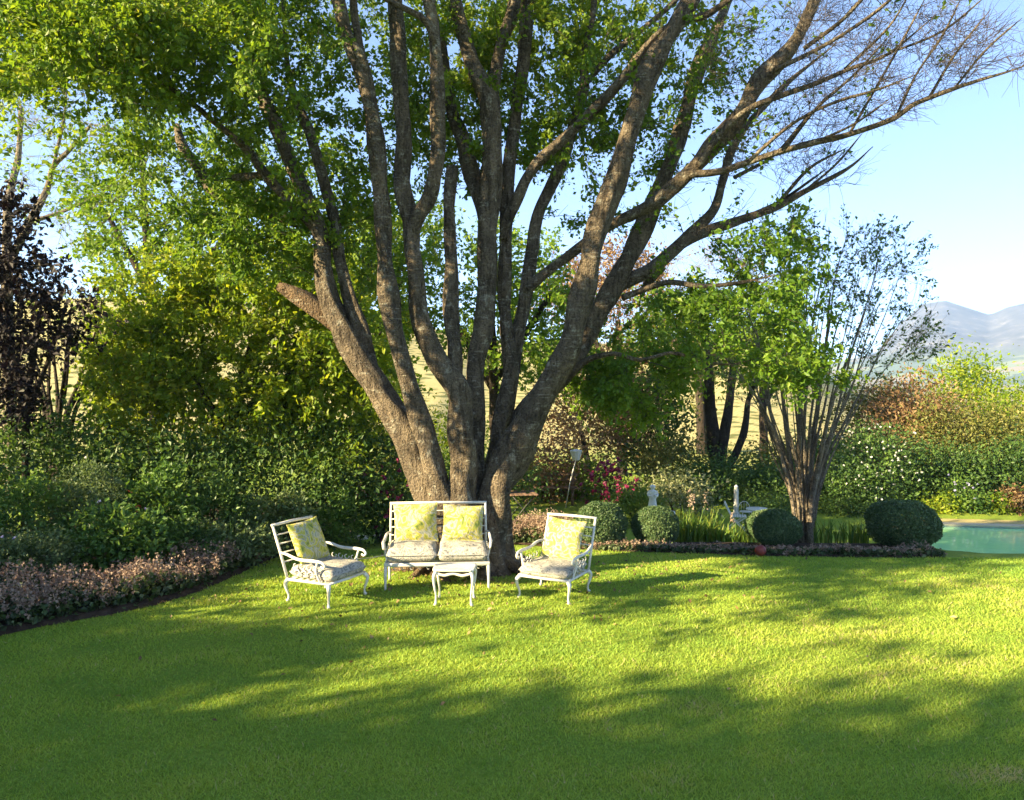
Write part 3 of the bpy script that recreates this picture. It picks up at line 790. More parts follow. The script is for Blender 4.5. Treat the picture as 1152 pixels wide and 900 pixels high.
    for br in [[(903, 217, 4), (940, 185, 3), (970, 150, 2)], [(870, 235, 5), (910, 190, 4), (955, 165, 2)], [(830, 248, 5), (880, 225, 4), (930, 190, 3)], [(825, 200, 5), (870, 175, 4), (910, 130, 3), (945, 100, 2)]]:
        L(br, 10.25, 10.4)
    sk = Skel()
    # roots running out into the lawn
    for k, (an, ln, r0) in enumerate([(0.15, 0.75, 0.13), (-0.5, 0.6, 0.12), (-1.15, 0.5, 0.13), (-1.9, 0.5, 0.13), (-2.6, 0.6, 0.12), (3.0, 0.75, 0.13), (1.2, 0.6, 0.12), (2.2, 0.6, 0.12)]):
        b = MB(); pts = []
        for t in np.linspace(0, 1, 9):
            q = 0.22 + (ln + 0.28) * t; a_ = an + 0.25 * math.sin(t * 4 + k)
            x_, y_ = base[0] + math.cos(a_) * q, base[1] + math.sin(a_) * q * 0.85
            pts.append([x_, y_, float(zg(x_, y_)) + 0.20 * (1 - t) ** 2.2 - 0.035 * t])
        b.tube(smooth_path(np.array(pts), 0.06), np.linspace(r0, 0.025, len(smooth_path(np.array(pts), 0.06))), 12, lump=0.12, seed=k)
        b.build('root', M['bark'], root, world=True)
    # merged butt of the trunk, flared at the roots
    b = MB()
    a = np.linspace(0, 2 * math.pi, 49)[:-1]
    rings = []
    for zz, rx, ry, cx, fl in [(-0.16, 0.86, 0.66, 0.02, 0.30), (-0.02, 0.66, 0.52, 0.02, 0.24), (0.08, 0.53, 0.42, 0.01, 0.17), (0.22, 0.455, 0.37, 0.0, 0.12), (0.42, 0.43, 0.34, 0.0, 0.10), (0.62, 0.43, 0.32, 0.0, 0.10), (0.80, 0.40, 0.28, 0.0, 0.12), (0.92, 0.22, 0.15, 0.0, 0.1)]:
        f = 1 + fl * (0.55 * np.sin(5 * a + 0.6) + 0.35 * np.sin(8 * a + 2.0) + 0.25 * np.sin(3 * a + 1))
        rings.append(np.column_stack([cx + rx * f * np.cos(a), ry * f * np.sin(a), np.full(48, zz)]))
    V = np.array(rings).reshape(-1, 3) + base
    k = len(rings); i = np.arange(k - 1)[:, None] * 48; j = np.arange(48)[None]; j2 = (j + 1) % 48
    b.add(V, np.stack([i + j, i + j2, i + 48 + j2, i + 48 + j], -1).reshape(-1, 4))
    b.build('trunk', M['bark'], root, world=True)
    for q, (pts, nm) in enumerate(limbs):
        path = smooth_path(pts, 0.07)
        rad = np.maximum(path[:, 3], 0.004)
        if nm == 'limb': rad = rad * np.interp(np.linspace(0, 1, len(rad)), [0, 0.82, 1], [1, 1, 0.35 if rad[-1] < 0.03 else 0.8])
        P = path[:, :3].copy()
        ww = np.minimum(rad * 0.35, 0.03)[:, None]
        P += np.column_stack([sn(P, 2.2, 50 + q), sn(P, 2.2, 90 + q), 0 * rad]) * ww * 0.7
        b = MB()
        big = rad.max() > 0.05
        b.tube(P, rad, 18 if big else 10, cap=True, lump=0.15 if big else 0.08, seed=q)
        up = P[len(P) // 2, 2] > 3.3
        o = b.build(nm, M['bark_upper'] if up or not big else M['bark'], root, world=True)
        if nm == 'sawn_limb':
            o['label'] = 'short limb sawn off at a blunt end'
            c = MB(); d = P[-1] - P[-3]; d /= np.linalg.norm(d)
            n_ = np.cross(d, [0, 0, 1]); n_ /= np.linalg.norm(n_); m_ = np.cross(d, n_)
            t = np.linspace(0, 6.283, 15)[:-1]
            ring = P[-1] + d * 0.004 + rad[-1] * 0.93 * (np.cos(t)[:, None] * n_ + np.sin(t)[:, None] * m_)
            c.add(np.vstack([ring, P[-1] + d * 0.012]), None, [[u, (u + 1) % 14, 14] for u in range(14)])
            c.build('sawn_face', M['cut'], root, world=True)
        keep = P[:, 2] > base[2] + (1.9 if nm == 'limb' else 99)
        if keep.sum() > 3: sk.add(P[keep], rad[keep])
    # attractors: (px, py, rx, ry, d0, d1, n, leafy)
    T = []; leafy = []
    def area(px, py, rx, ry, d0, d1, n, lf):
        for _ in range(n):
            t = g.random() * 6.283; q = math.sqrt(g.random())
            T.append(unproj(px + rx * q * math.cos(t), py + ry * q * math.sin(t), g.uniform(d0, d1))); leafy.append(lf)
    # left canopy, dense
    area(60, 40, 110, 65, 7.2, 9.6, 120, 1.0)
    area(190, 55, 130, 75, 7.4, 10, 170, 1.0)
    area(300, 60, 90, 80, 8.2, 10.6, 80, 0.8)
    area(230, 185, 110, 60, 8.6, 10.6, 60, 0.7)
    area(150, 250, 70, 50, 9.0, 11, 26, 0.6)
    area(300, 260, 90, 60, 9.0, 10.6, 70, 1.0)
    area(390, 270, 50, 60, 9.6, 11, 26, 0.8)
    area(20, 130, 60, 50, 8.0, 10, 20, 0.5)
    # centre, behind and between the stems
    area(440, 110, 120, 130, 9.4, 11.4, 120, 0.9)
    area(560, 90, 120, 120, 9.6, 11.6, 120, 0.85)
    area(640, 80, 110, 100, 9.4, 11.6, 130, 0.9)
    area(760, 90, 110, 110, 8.8, 11.2, 110, 0.6)
    area(700, 210, 80, 60, 9.6, 11.2, 40, 0.5)
    area(420, 330, 60, 60, 9.8, 11.2, 20, 0.7)
    # right, nearly bare and feathery
    area(900, 70, 110, 80, 7.8, 10.4, 220, 0.26)
    area(1010, 50, 120, 60, 7.6, 9.2, 230, 0.22)
    area(960, 110, 90, 30, 7.8, 9.0, 110, 0.12)
    area(1090, 60, 70, 36, 7.4, 8.6, 90, 0.28)
    area(880, 170, 70, 40, 8.6, 10.4, 110, 0.28)
    area(820, 230, 70, 40, 9.4, 10.6, 50, 0.3)
    area(930, 190, 50, 25, 9.4, 10.6, 30, 0.05)
    # hanging leafy sprays on the right
    area(870, 285, 62, 50, 8.4, 10.6, 26, 1.0)
    area(850, 370, 85, 50, 8.2, 10.2, 38, 0.95)
    area(905, 420, 36, 22, 8.4, 9.2, 12, 1.2)
    area(740, 350, 70, 45, 9.6, 11, 30, 0.7)
    area(720, 430, 60, 42, 9.2, 10.4, 42, 1.1)
    area(650, 420, 40, 40, 9.9, 10.8, 18, 0.8)
    # the crown above the picture
    for _ in range(330):
        th = g.random() * 6.283; q = g.random() ** 0.5
        x = -0.4 + 5.6 * q * math.cos(th); y = 9.4 + 3.4 * q * math.sin(th)
        z = g.uniform(6.4, 8.6) + 1.0 * (1 - q)
        T.append(np.array([x, y, z])); leafy.append(0.7 if x < 1.5 else 0.25)
    for _ in range(260):  # extra foliage added out of frame to shade the upper limbs
        T.append(np.array([g.uniform(-6.2, -0.8), g.uniform(5.4, 9.6), g.uniform(6.7, 8.8)])); leafy.append(0.9)
    T = np.array(T); leafy = np.array(leafy)
    mb = MB()
    ends, paths = grow(sk, T, mb, g, rmax=0.024, taper=0.009, rmin=0.003, back=1.2)
    ok = np.array([l >= 0.5 or np.linalg.norm(p[-1] - p[0]) > 0.32 for p, l in zip(paths, leafy)])
    A, B = sprays(mb, [p for p, q in zip(paths, ok) if q], g, m=6, lmin=0.10, lmax=0.34, r=0.003, ang=0.6)
    lf = np.repeat(leafy[ok], 6)
    # feathery fine twigs on the bare side
    bare = [p for p, l in zip(paths, leafy) if l < 0.29]
    A2, B2 = sprays(mb, bare, g, m=4, lmin=0.10, lmax=0.36, r=0.0025, ang=0.62, liftz=0.0, skip=True, gdir=np.array([0.42, -0.08, 0.24]))
    A3, B3 = sprays(mb, [np.array([a, (a + b) / 2, b]) for a, b in zip(A2[::3], B2[::3])], g, m=2, lmin=0.06, lmax=0.16, r=0.0020, ang=0.5, liftz=0.1)
    mb.build('twigs', M['twig'], root, world=True)
    cnt = g.poisson(np.clip(20 * lf, 0, 40)) * (g.random(len(lf)) < np.clip(lf * 1.15, 0, 1))
    P, O, ii = leaves_on(A, B, cnt, g, 0.045)
    V, F = leaves(P, 0.066, O, 0.6, 0.7, 0.3, g=g)
    cl = g.random(len(A))
    r_ = np.clip(0.45 * g.random(len(P)) + 0.30 * cl[ii] + 0.25 * (0.5 + 0.5 * sn(P, 1.3, 8)), 0, 1)
    mesh_np('foliage', V, [F], M['leaf_spring'], root, rnd=np.repeat(r_, 4), smooth=False)
    print('big tree leaves', len(P))
big_tree()

# ------------------------------------------------------------------ generic trees and shrubs
def shrub(name, label, cat, px, w, top, d, mat, n=5000, leaf=0.06, clumps=None, seed=0, ry=None, group=None,
          bark='dark_bark', bottom=0.0, aspect=0.55, flowers=None, up=0.6, x=None, ztop=None, clump_r=None, shell=1.6, rx=None, stems=14, round_=1.0, stem_r=1.0):
    g = np.random.default_rng(1000 + seed)
    if x is None:
        c0 = unproj(px, top, d); x = c0[0]; ztop = c0[2]
    zb = float(zg(x, d))
    root = empty(name, (x, d, zb)); tag(root, label, cat, group)
    rx = (w / 2) * d / 866 if rx is None else rx; ry = rx * 0.75 if ry is None else ry
    h = ztop - zb; lo = zb + bottom * h
    c = np.array([x, d, (lo + ztop) / 2]); rr = np.array([rx, ry, (ztop - lo) / 2])
    clumps = clumps or max(14, int(n / 70))
    C, D = ell_points(clumps, c, rr * 0.88, g, shell)
    bx = C.copy()
    if bottom == 0:      # fuller skirts
        low = C[:, 2] < c[2]
        C[low, :2] = np.array([x, d]) + (C[low, :2] - np.array([x, d])) * round_ * 1.12
    C[:, 2] = np.maximum(C[:, 2], zg(C[:, 0], C[:, 1]) + 0.04)
    C[:, 2] += 0.12 * h * sn(C[:, :2], 2.6 / max(rx, 0.3), seed) * (C[:, 2] - zb) / h
    cr = clump_r or 0.30 * (rx * ry * (ztop - lo) / 2) ** (1 / 3) * (60 / clumps) ** 0.25 + 0.02
    ii = g.integers(0, clumps, n)
    P = C[ii] + g.normal(0, 1, (n, 3)) * cr * np.array([1, 1, 0.75])
    P[:, 2] = np.maximum(P[:, 2], zg(P[:, 0], P[:, 1]) + 0.02)
    O = P - (c - np.array([0, 0, rr[2] * 0.5])); O /= (np.linalg.norm(O, axis=1)[:, None] + 1e-9)
    cl = g.random(clumps)
    r_ = np.clip(0.5 * g.random(n) + 0.5 * cl[ii], 0, 1)
    V, F = leaves(P, leaf, O, aspect, up, g=g)
    mesh_np('foliage', V, [F], mat, root, rnd=np.repeat(r_, 4), smooth=False)
    if stems:
        sk = Skel(); mb = MB()
        for k in range(3 if bottom < 0.2 else 1):
            b0 = np.array([x + g.normal(0, 0.05 * rx), d + g.normal(0, 0.05 * rx), zb - 0.02])
            e = np.array([x + g.normal(0, 0.2 * rx), d + g.normal(0, 0.15 * rx), zb + (0.35 + 0.25 * bottom) * h])
            pts = smooth_path([b0, (b0 + e) / 2 + g.normal(0, 0.03 * rx, 3), e], 0.1)
            r0 = 0.018 + 0.014 * h * (1.6 if bottom >= 0.2 else 0.5)
            r0 *= stem_r
            rad = np.linspace(r0, r0 * 0.55, len(pts)); mb.tube(pts, rad, 7, cap=False); sk.add(pts, rad)
        grow(sk, C[g.permutation(clumps)[:min(clumps, stems * 4)]], mb, g, rmax=0.02 + 0.008 * h, taper=0.012)
        mb.build('stems' if bottom < 0.2 else 'trunk', M[bark], root, world=True)
    if flowers:
        fm, nf, fs = flowers
        q = g.integers(0, n, nf * 3); q = q[np.argsort(-(O[q] @ np.array([-0.35, -0.75, 0.5])))][:nf]
        Pf = P[q] + O[q] * cr * 0.7
        for pf in Pf:                                   # each flower head is a part of its own
            pp = pf + g.normal(0, fs * 0.22, (6, 3))
            V, F = leaves(pp, fs, None, 0.8, 0.9, 0, g=g)
            mesh_np('flower', V, [F], M[fm], root, rnd=np.repeat(g.random(6), 4), smooth=False)
    return root

def crown_tree(name, label, px, base_d, trunk_px, crown, mat, n=9000, leaf=0.07, seed=0, bark='dark_bark', sub=5, twig='twig', group=None, leafprob=1.0, cat='tree', tmax=160):
    """trunk_px: list of polylines of (px,py,width_px); crown: list of (px,py,rx_px,ry_px,depth_offset_spread,n_targets)"""
    g = np.random.default_rng(2000 + seed)
    p0 = unproj(px, 500, base_d); root = empty(name, gp(p0[0], base_d)); tag(root, label, cat, group)
    sk = Skel(); b = MB()
    for k, pl in enumerate(trunk_px):
        pts = []
        for q, (x_, y_, w_) in enumerate(pl):
            dd = base_d + (0 if q == 0 else g.normal(0, 0.02) * base_d * q * 0.5)
            pts.append([*unproj(x_, y_, dd), w_ * base_d / 866 / 2])
        if pts[0][2] < root.location.z + 1.2 and k == 0: pts[0][2] = root.location.z - 0.05
        path = smooth_path(pts, 0.15); rad = np.maximum(path[:, 3], 0.006)
        b.tube(path[:, :3], rad, 12, lump=0.07, seed=seed + k); keep = slice(int(len(path) * 0.25), None); sk.add(path[keep, :3], rad[keep])
    b.build('trunk', M[bark], root, world=True)
    T = []
    for (cx, cy_, rx, ry, sp, nt_) in crown:
        for _ in range(nt_):
            t = g.random() * 6.283; q = math.sqrt(g.random())
            T.append(unproj(cx + rx * q * math.cos(t), cy_ + ry * q * math.sin(t), base_d + g.uniform(-sp, sp)))
    T = np.array(T); mb = MB()
    _, paths = grow(sk, T, mb, g, rmax=0.05, taper=0.012, rmin=0.004, step=0.22)
    sc = base_d / 12
    A, B = sprays(mb, paths, g, m=sub, lmin=0.15 * sc, lmax=0.5 * sc, r=0.0025 * sc)
    mb.build('branches', M[twig], root, world=True)
    if n:
        cnt = g.poisson(n / len(A) / leafprob, len(A)) * (g.random(len(A)) < leafprob)
        P, O, ii = leaves_on(A, B, cnt, g, 0.05 * sc)
        V, F = leaves(P, leaf, O, 0.6, 0.7, 0.3, g=g)
        cl = g.random(len(A))
        mesh_np('foliage', V, [F], mat, root, rnd=np.repeat(np.clip(0.55 * g.random(len(P)) + 0.45 * cl[ii], 0, 1), 4), smooth=False)
    return root

# ---- left: trees behind the bed
crown_tree('leafy_tree', 'bright green leafy tree left of the big trunk, crown down to the shrubs', 265, 12.6,
           [[(265, 560, 16), (262, 500, 14), (270, 440, 11), (285, 380, 8)], [(262, 500, 10), (225, 440, 8), (190, 380, 6)], [(268, 470, 10), (330, 420, 8), (370, 390, 6)]],
           [(280, 380, 150, 70, 1.3, 150), (230, 450, 120, 70, 1.2, 120), (370, 450, 80, 80, 1.2, 90), (180, 330, 70, 55, 1.0, 50), (320, 320, 100, 50, 1.0, 60), (150, 420, 50, 70, 1.0, 40)],
           M['leaf_bright'], 52000, 0.095, 1, sub=8)
crown_tree('tall_tree', 'tall airy green tree behind the leafy tree at left', 170, 16.0,
           [[(175, 560, 14), (172, 400, 11), (165, 280, 8), (160, 170, 5)], [(170, 330, 8), (120, 240, 5)], [(170, 360, 8), (260, 260, 5), (330, 180, 4)]],
           [(180, 210, 110, 80, 2, 90), (320, 240, 100, 90, 2, 90), (130, 310, 40, 40, 1.5, 10)],
           M['leaf_spring'], 12000, 0.11, 2, leafprob=0.8)
crown_tree('bare_tree', 'pale half bare tree at the far left against the sky', 20, 17.0,
           [[(14, 560, 16), (10, 420, 13), (8, 320, 11), (9, 230, 9), (20, 180, 7), (24, 120, 5)], [(8, 300, 9), (33, 250, 8), (53, 213, 7), (60, 187, 6), (77, 170, 5), (103, 140, 3)], [(60, 187, 4), (72, 133, 3), (75, 90, 2)], [(33, 250, 5), (70, 238, 4), (110, 220, 3)]],
           [(60, 170, 80, 80, 2, 90), (30, 90, 60, 60, 2, 40), (100, 250, 40, 50, 1.5, 30)],
           M['leaf_spring'], 1800, 0.09, 3, bark='pale_bark', twig='grey_twig', leafprob=0.3, sub=6)
crown_tree('plum_tree', 'dark purple leaved tree at the left edge', 25, 10.8,
           [[(28, 560, 9), (30, 470, 8), (38, 400, 6), (45, 350, 5)], [(30, 480, 6), (15, 400, 5), (5, 330, 4)], [(32, 460, 6), (60, 390, 4), (75, 340, 3)]],
           [(30, 345, 72, 55, 0.9, 80), (0, 280, 45, 60, 0.8, 40), (10, 430, 40, 70, 0.9, 60), (-60, 380, 60, 120, 1.0, 60)],
           M['leaf_black'], 10500, 0.085, 4)
def vase_shrub(name, label, px, py, d, fan, mat_stem, leafmat, nleaf, leaf, seed, cat='shrub', sub=3, tw='twig', targets=None, stemw=5, lfp=0.5):
    g = np.random.default_rng(3000 + seed)
    base = unproj(px, py, d); bz = float(zg(base[0], d))
    root = empty(name, (base[0], d, bz)); tag(root, label, cat)
    sk = Skel(); b = MB()
    for k, (bx, mx, my, ex, ey, w0) in enumerate(fan):
        dd = g.uniform(-0.6, 0.6)
        p0 = unproj(bx, py, d + dd * 0.25); p0[2] = zg(p0[0], p0[1]) - 0.03
        p1 = unproj((bx * 0.75 + mx * 0.25), py - (py - my) * 0.45, d + dd * 0.4)
        p2 = unproj(mx, my, d + dd * 0.8); p3 = unproj(ex, ey, d + dd * 1.4)
        r0 = w0 * d / 866 / 2 * (0.8 if cat == 'tree' else 1)
        pts = smooth_path([[*p0, r0], [*p1, r0 * 0.85], [*p2, r0 * 0.6], [*p3, r0 * 0.2]], 0.08)
        u_ = np.linspace(0, 1, len(pts))[:, None]
        pts[:, :3] += np.column_stack([sn(pts[:, :3], 3.0, 700 + k * 3 + seed * 200), sn(pts[:, :3], 3.0, 701 + k * 3 + seed * 200), 0 * u_[:, 0]]) * 0.07 * u_ ** 0.5
        b.tube(pts[:, :3], np.maximum(pts[:, 3], 0.005), 9, lump=0.05, seed=k); n_ = int(len(pts) * 0.5); sk.add(pts[n_:, :3], pts[n_:, 3])
    b.build('stems', mat_stem, root, world=True)
    T = []
    for (cx, cy_, rx, ry, nt_) in targets:
        for _ in range(nt_):
            t = g.random() * 6.283; q = math.sqrt(g.random())
            T.append(unproj(cx + rx * q * math.cos(t), cy_ + ry * q * math.sin(t), d + g.uniform(-1.2, 1.2)))
    mb = MB(); _, paths = grow(sk, np.array(T), mb, g, rmax=0.016, taper=0.007, back=1.6)
    A, B = sprays(mb, paths, g, m=sub, lmin=0.1, lmax=0.32, ang=0.35, liftz=0.5)
    mb.build('twigs', M[tw], root, world=True)
    if nleaf:
        cnt = g.poisson(nleaf / len(A) / lfp, len(A)) * (g.random(len(A)) < lfp)
        P, O, ii = leaves_on(A, B, cnt, g, 0.025)
        V, F = leaves(P, leaf, O, 0.55, 0.6, 0.1, g=g)
        mesh_np('foliage', V, [F], leafmat, root, rnd=np.repeat(g.random(len(P)), 4), smooth=False)
    return root
vase_shrub('vase_shrub', 'bare many stemmed shrub fanning out beside the dark purple tree', 62, 520, 12.6,
           [(62 + i * 2, 62 + i * 8, 430, 62 + i * 16 + (8 if i % 2 else -8), 350 - abs(i) * 3, 6) for i in range(-3, 6)],
           M['dark_bark'], M['leaf_bright'], 700, 0.08, 1, targets=[(90, 370, 55, 60, 40), (130, 420, 40, 40, 24)], sub=4, lfp=0.3)

def litter():
    g = np.random.default_rng(31); n = 900
    a = g.random(n) * 6.283; q = np.abs(g.normal(0, 1.6, n)) + 0.3
    x = -0.4 + np.cos(a) * q * 1.5; y = 9.0 + np.sin(a) * q; k = lawn_ok(x, y) & (y > 4); x, y = x[k], y[k]
    P = np.column_stack([x, y, zg(x, y) + 0.022])
    V, F = leaves(P, 0.045, None, 0.6, 3.0, 0.0, g=g)
    V[:, 2] = np.maximum(V[:, 2], np.repeat(P[:, 2] - 0.015, 4))
    m = leaf_mat('fallen_leaf', [(0.0, (0.10, 0.055, 0.025)), (0.6, (0.26, 0.17, 0.07)), (1.0, (0.40, 0.32, 0.12))], 0.2)
    tag(mesh_np('fallen_leaves', V, [F], m, rnd=np.repeat(g.random(len(x)), 4), smooth=False), 'small dry leaves scattered on the lawn round the big trunk', 'fallen leaves', kind='stuff')
litter()
# ---- left: shrubs and perennials
LS = dict(cat='shrub')
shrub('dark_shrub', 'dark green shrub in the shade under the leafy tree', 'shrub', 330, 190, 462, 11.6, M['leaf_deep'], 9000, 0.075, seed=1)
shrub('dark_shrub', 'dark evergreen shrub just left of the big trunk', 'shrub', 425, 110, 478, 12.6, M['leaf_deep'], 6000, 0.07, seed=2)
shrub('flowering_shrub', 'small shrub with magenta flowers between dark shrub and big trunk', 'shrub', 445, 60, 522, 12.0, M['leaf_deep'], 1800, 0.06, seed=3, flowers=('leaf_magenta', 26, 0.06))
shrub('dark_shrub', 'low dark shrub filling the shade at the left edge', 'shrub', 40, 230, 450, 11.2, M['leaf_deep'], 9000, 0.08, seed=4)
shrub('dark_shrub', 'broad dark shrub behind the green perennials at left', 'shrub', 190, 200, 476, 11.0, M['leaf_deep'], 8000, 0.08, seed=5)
PG = 'green perennials in the left bed'
per = [('bushy green plant at the left edge behind the mauve border', 15, 120, 528, 8.6, ('bloom_white', 7, 0.025)),
       ('bushy green plant with white specks second from the left edge', 92, 120, 522, 9.2, ('bloom_white', 9, 0.025)),
       ('tall bushy green plant with a red flower head in the left bed', 180, 110, 518, 9.6, ('bloom_red', 5, 0.07)),
       ('bushy green plant left of the strap leaved clump', 236, 110, 540, 9.8, None),
       ('green plant right of the strap leaved clump by the left chair', 300, 110, 545, 10.4, None),
       ('round green plant in the shade behind the left chair', 362, 90, 545, 11.0, None),
       ('low leafy plant with lilac flowers behind the mauve border at left', 25, 130, 592, 7.9, ('bloom_blue', 8, 0.03)),
       ('leafy plant in front of the tall plant with the red flower', 128, 110, 566, 8.5, ('bloom_blue', 5, 0.03)),
       ('low leafy plant with one yellow flower behind the mauve border', 190, 100, 585, 8.9, ('bloom_yellow', 1, 0.05)),
       ('low leafy plant behind the mauve border near the left chair', 258, 100, 585, 9.5, None)]
for k, (lb, px, w_, top, d, fl) in enumerate(per):
    shrub('leafy_perennial', lb, 'plant', px, w_, top, d, M[['leaf_perennial', 'leaf_sage', 'leaf_perennial', 'leaf_deep', 'leaf_sage'][k % 5]], [5200, 6500, 3600, 5200, 4200][k % 5], [0.046, 0.036, 0.066, 0.05, 0.058][k % 5], clumps=[64, 80, 44, 60, 50][k % 5], clump_r=[0.075, 0.06, 0.10, 0.08, 0.09][k % 5], seed=20 + k, group=PG, flowers=fl, aspect=0.6, stems=8, up=1.0)

def strap_clump(name, label, cat, px, py, d, n, h, wid, spread, mat, seed, group=None, flowers=0):
    g = np.random.default_rng(4000 + seed)
    c = unproj(px, py, d); z = float(zg(c[0], d)); root_loc = np.array([c[0], d, z])
    V, Qs = [], []
    a = g.random(n) * 6.283; lean = g.uniform(0.05, 0.75, n); L_ = h * g.uniform(0.6, 1.1, n)
    b0 = root_loc + np.column_stack([g.normal(0, spread, n), g.normal(0, spread * 0.5, n), np.zeros(n)])
    b0[:, 2] = zg(b0[:, 0], b0[:, 1]) - 0.01
    dirv = np.column_stack([np.cos(a), np.sin(a), np.zeros(n)]); side = np.column_stack([-np.sin(a + 0.6), np.cos(a + 0.6), np.zeros(n)])
    K = 5; rows = []
    for k in range(K):
        t = k / (K - 1)
        c_ = b0 + dirv * (L_ * lean * t * t * 0.7)[:, None]; c_[:, 2] += L_ * (t - 0.45 * lean * t * t * t)
        wd = wid * (1 - t ** 2.2) * (0.6 + 0.4 * min(1, t * 4)) + 0.0008
        rows.append(np.stack([c_ - side * wd / 2, c_ + side * wd / 2], 1))
    V = np.stack(rows, 1).reshape(-1, 3)
    base = np.arange(n)[:, None] * 2 * K; k = np.arange(K - 1)[None] * 2
    F = np.stack([base + k, base + k + 1, base + k + 3, base + k + 2], -1).reshape(-1, 4)
    if not flowers:
        o = mesh_np(name, V, [F], mat, loc=root_loc, rnd=np.repeat(g.random(n), 2 * K), smooth=False); return tag(o, label, cat, group)
    root = empty(name, root_loc); tag(root, label, cat, group)
    mesh_np('foliage', V, [F], mat, root, rnd=np.repeat(g.random(n), 2 * K), smooth=False)
    Pf = []; mb = MB()
    for _ in range(flowers):
        b = root_loc + np.array([g.normal(0, spread), g.normal(0, spread * 0.4), 0]); t = b + np.array([g.normal(0, 0.03), 0, h * g.uniform(1.05, 1.35)])
        mb.tube([b, (b + t) / 2 + g.normal(0, 0.01, 3), t], [0.004, 0.003, 0.002], 4)
        u = g.random(40); Pf.append(b + (t - b) * (0.68 + 0.32 * u)[:, None] + g.normal(0, 0.018, (40, 3)))
    mb.build('flower_stem', M['leaf_strap'], root, world=True)
    Pf = np.vstack(Pf); V, F = leaves(Pf, 0.035, None, 0.7, 0.3, g=g)
    mesh_np('flowers', V, [F], M['bloom_mauve'], root, rnd=np.repeat(0.5 + 0.5 * g.random(len(Pf)), 4), smooth=False)
    return root
strap_clump('strap_leaved_plant', 'dark strap leaved clump among the green plants in the left bed', 'plant', 246, 590, 9.3, 60, 0.62, 0.03, 0.10, M['leaf_perennial'], 1)

# ---- ground cover in mauve flower along the beds
def ground_cover(name, label, pts, n_leaf, n_bloom, h, seed, bloomz=(0.5, 1.0)):
    """pts: (k,2) ground points the plants stand on"""
    g = np.random.default_rng(5000 + seed)
    pts = np.asarray(pts)
    def take(n):
        q = pts[g.integers(0, len(pts), n)] + g.normal(0, 0.05, (n, 2)); return q
    a = take(n_leaf); hh = h * (1 + 0.3 * sn(a, 3.2, seed) + 0.25 * sn(a, 8, seed + 9))
    P = np.column_stack([a, zg(a[:, 0], a[:, 1]) + 0.015 + hh * 0.62 * g.random(n_leaf) ** 1.2])
    V1, F1 = leaves(P, 0.055, None, 0.85, 1.4, 0.1, g=g); r1 = g.random(n_leaf)
    m_ = n_bloom // 14; b = take(m_); hb = h * (1 + 0.3 * sn(b, 3.2, seed) + 0.25 * sn(b, 8, seed + 9)) * g.uniform(*bloomz, m_)
    zb = zg(b[:, 0], b[:, 1])
    B0 = np.column_stack([b, zb]); B1 = B0 + np.column_stack([g.normal(0, 0.03, m_), g.normal(0, 0.03, m_), hb])
    t = 0.45 + 0.58 * g.random((m_, 14))
    Pb = (B0[:, None] + (B1 - B0)[:, None] * t[..., None] + g.normal(0, 0.014, (m_, 14, 3))).reshape(-1, 3)
    V2, F2 = leaves(Pb, 0.028, None, 0.7, 0.5, 0.0, g=g); r2 = np.repeat(np.clip(0.5 * g.random(m_) + 0.1, 0, 1), 14) + 0.4 * g.random(m_ * 14)
    V = np.vstack([V1, V2]); F = np.vstack([F1, F2 + len(V1)])
    o = mesh_np(name, V, [F], [M['leaf_ajuga'], M['bloom_mauve']], rnd=np.concatenate([np.repeat(r1, 4), np.repeat(r2, 4)]), smooth=False,
                midx=np.concatenate([np.zeros(len(F1)), np.ones(len(F2))]))
    return tag(o, label, 'ground cover', kind='stuff')
g_ = np.random.default_rng(77)
q = g_.random(9000); i_ = (q * (len(LEFT_EDGE) - 1)).astype(int)
off = g_.uniform(0.10, 1.2, 9000)
ground_cover('ground_cover', 'mauve flowering ground cover edging the left bed along the lawn', LEFT_EDGE[i_] + np.array([-0.80, 0.6]) * off[:, None], 26000, 52000, 0.30, 1, (0.75, 1.1))
c_ = pick(372, 607)[:2]
ground_cover('ground_cover', 'mauve ground cover clump beside the path behind the left chair', c_ + np.column_stack([g_.uniform(-0.75, 0.28, 900), g_.uniform(0.15, 1.2, 900)]), 2600, 7000, 0.34, 2, (0.75, 1.15))
m_ = RIGHT_EDGE[:, 0] < pick(648, 618)[0]
e_ = RIGHT_EDGE[m_]
ground_cover('ground_cover', 'mauve ground cover strip right of the big trunk behind the right chair', e_[g_.integers(0, len(e_), 2500)] + np.column_stack([np.zeros(2500), g_.uniform(0.1, 1.0, 2500)]), 6000, 14000, 0.36, 3, (0.75, 1.1))
e_ = RIGHT_EDGE[~m_]
ground_cover('ground_cover', 'low mauve ground cover at the foot of the round clipped shrubs', e_[g_.integers(0, len(e_), 4000)] + np.column_stack([np.zeros(4000), g_.uniform(0.08, 0.42, 4000)]), 9000, 9000, 0.11, 4, (0.6, 1.2))

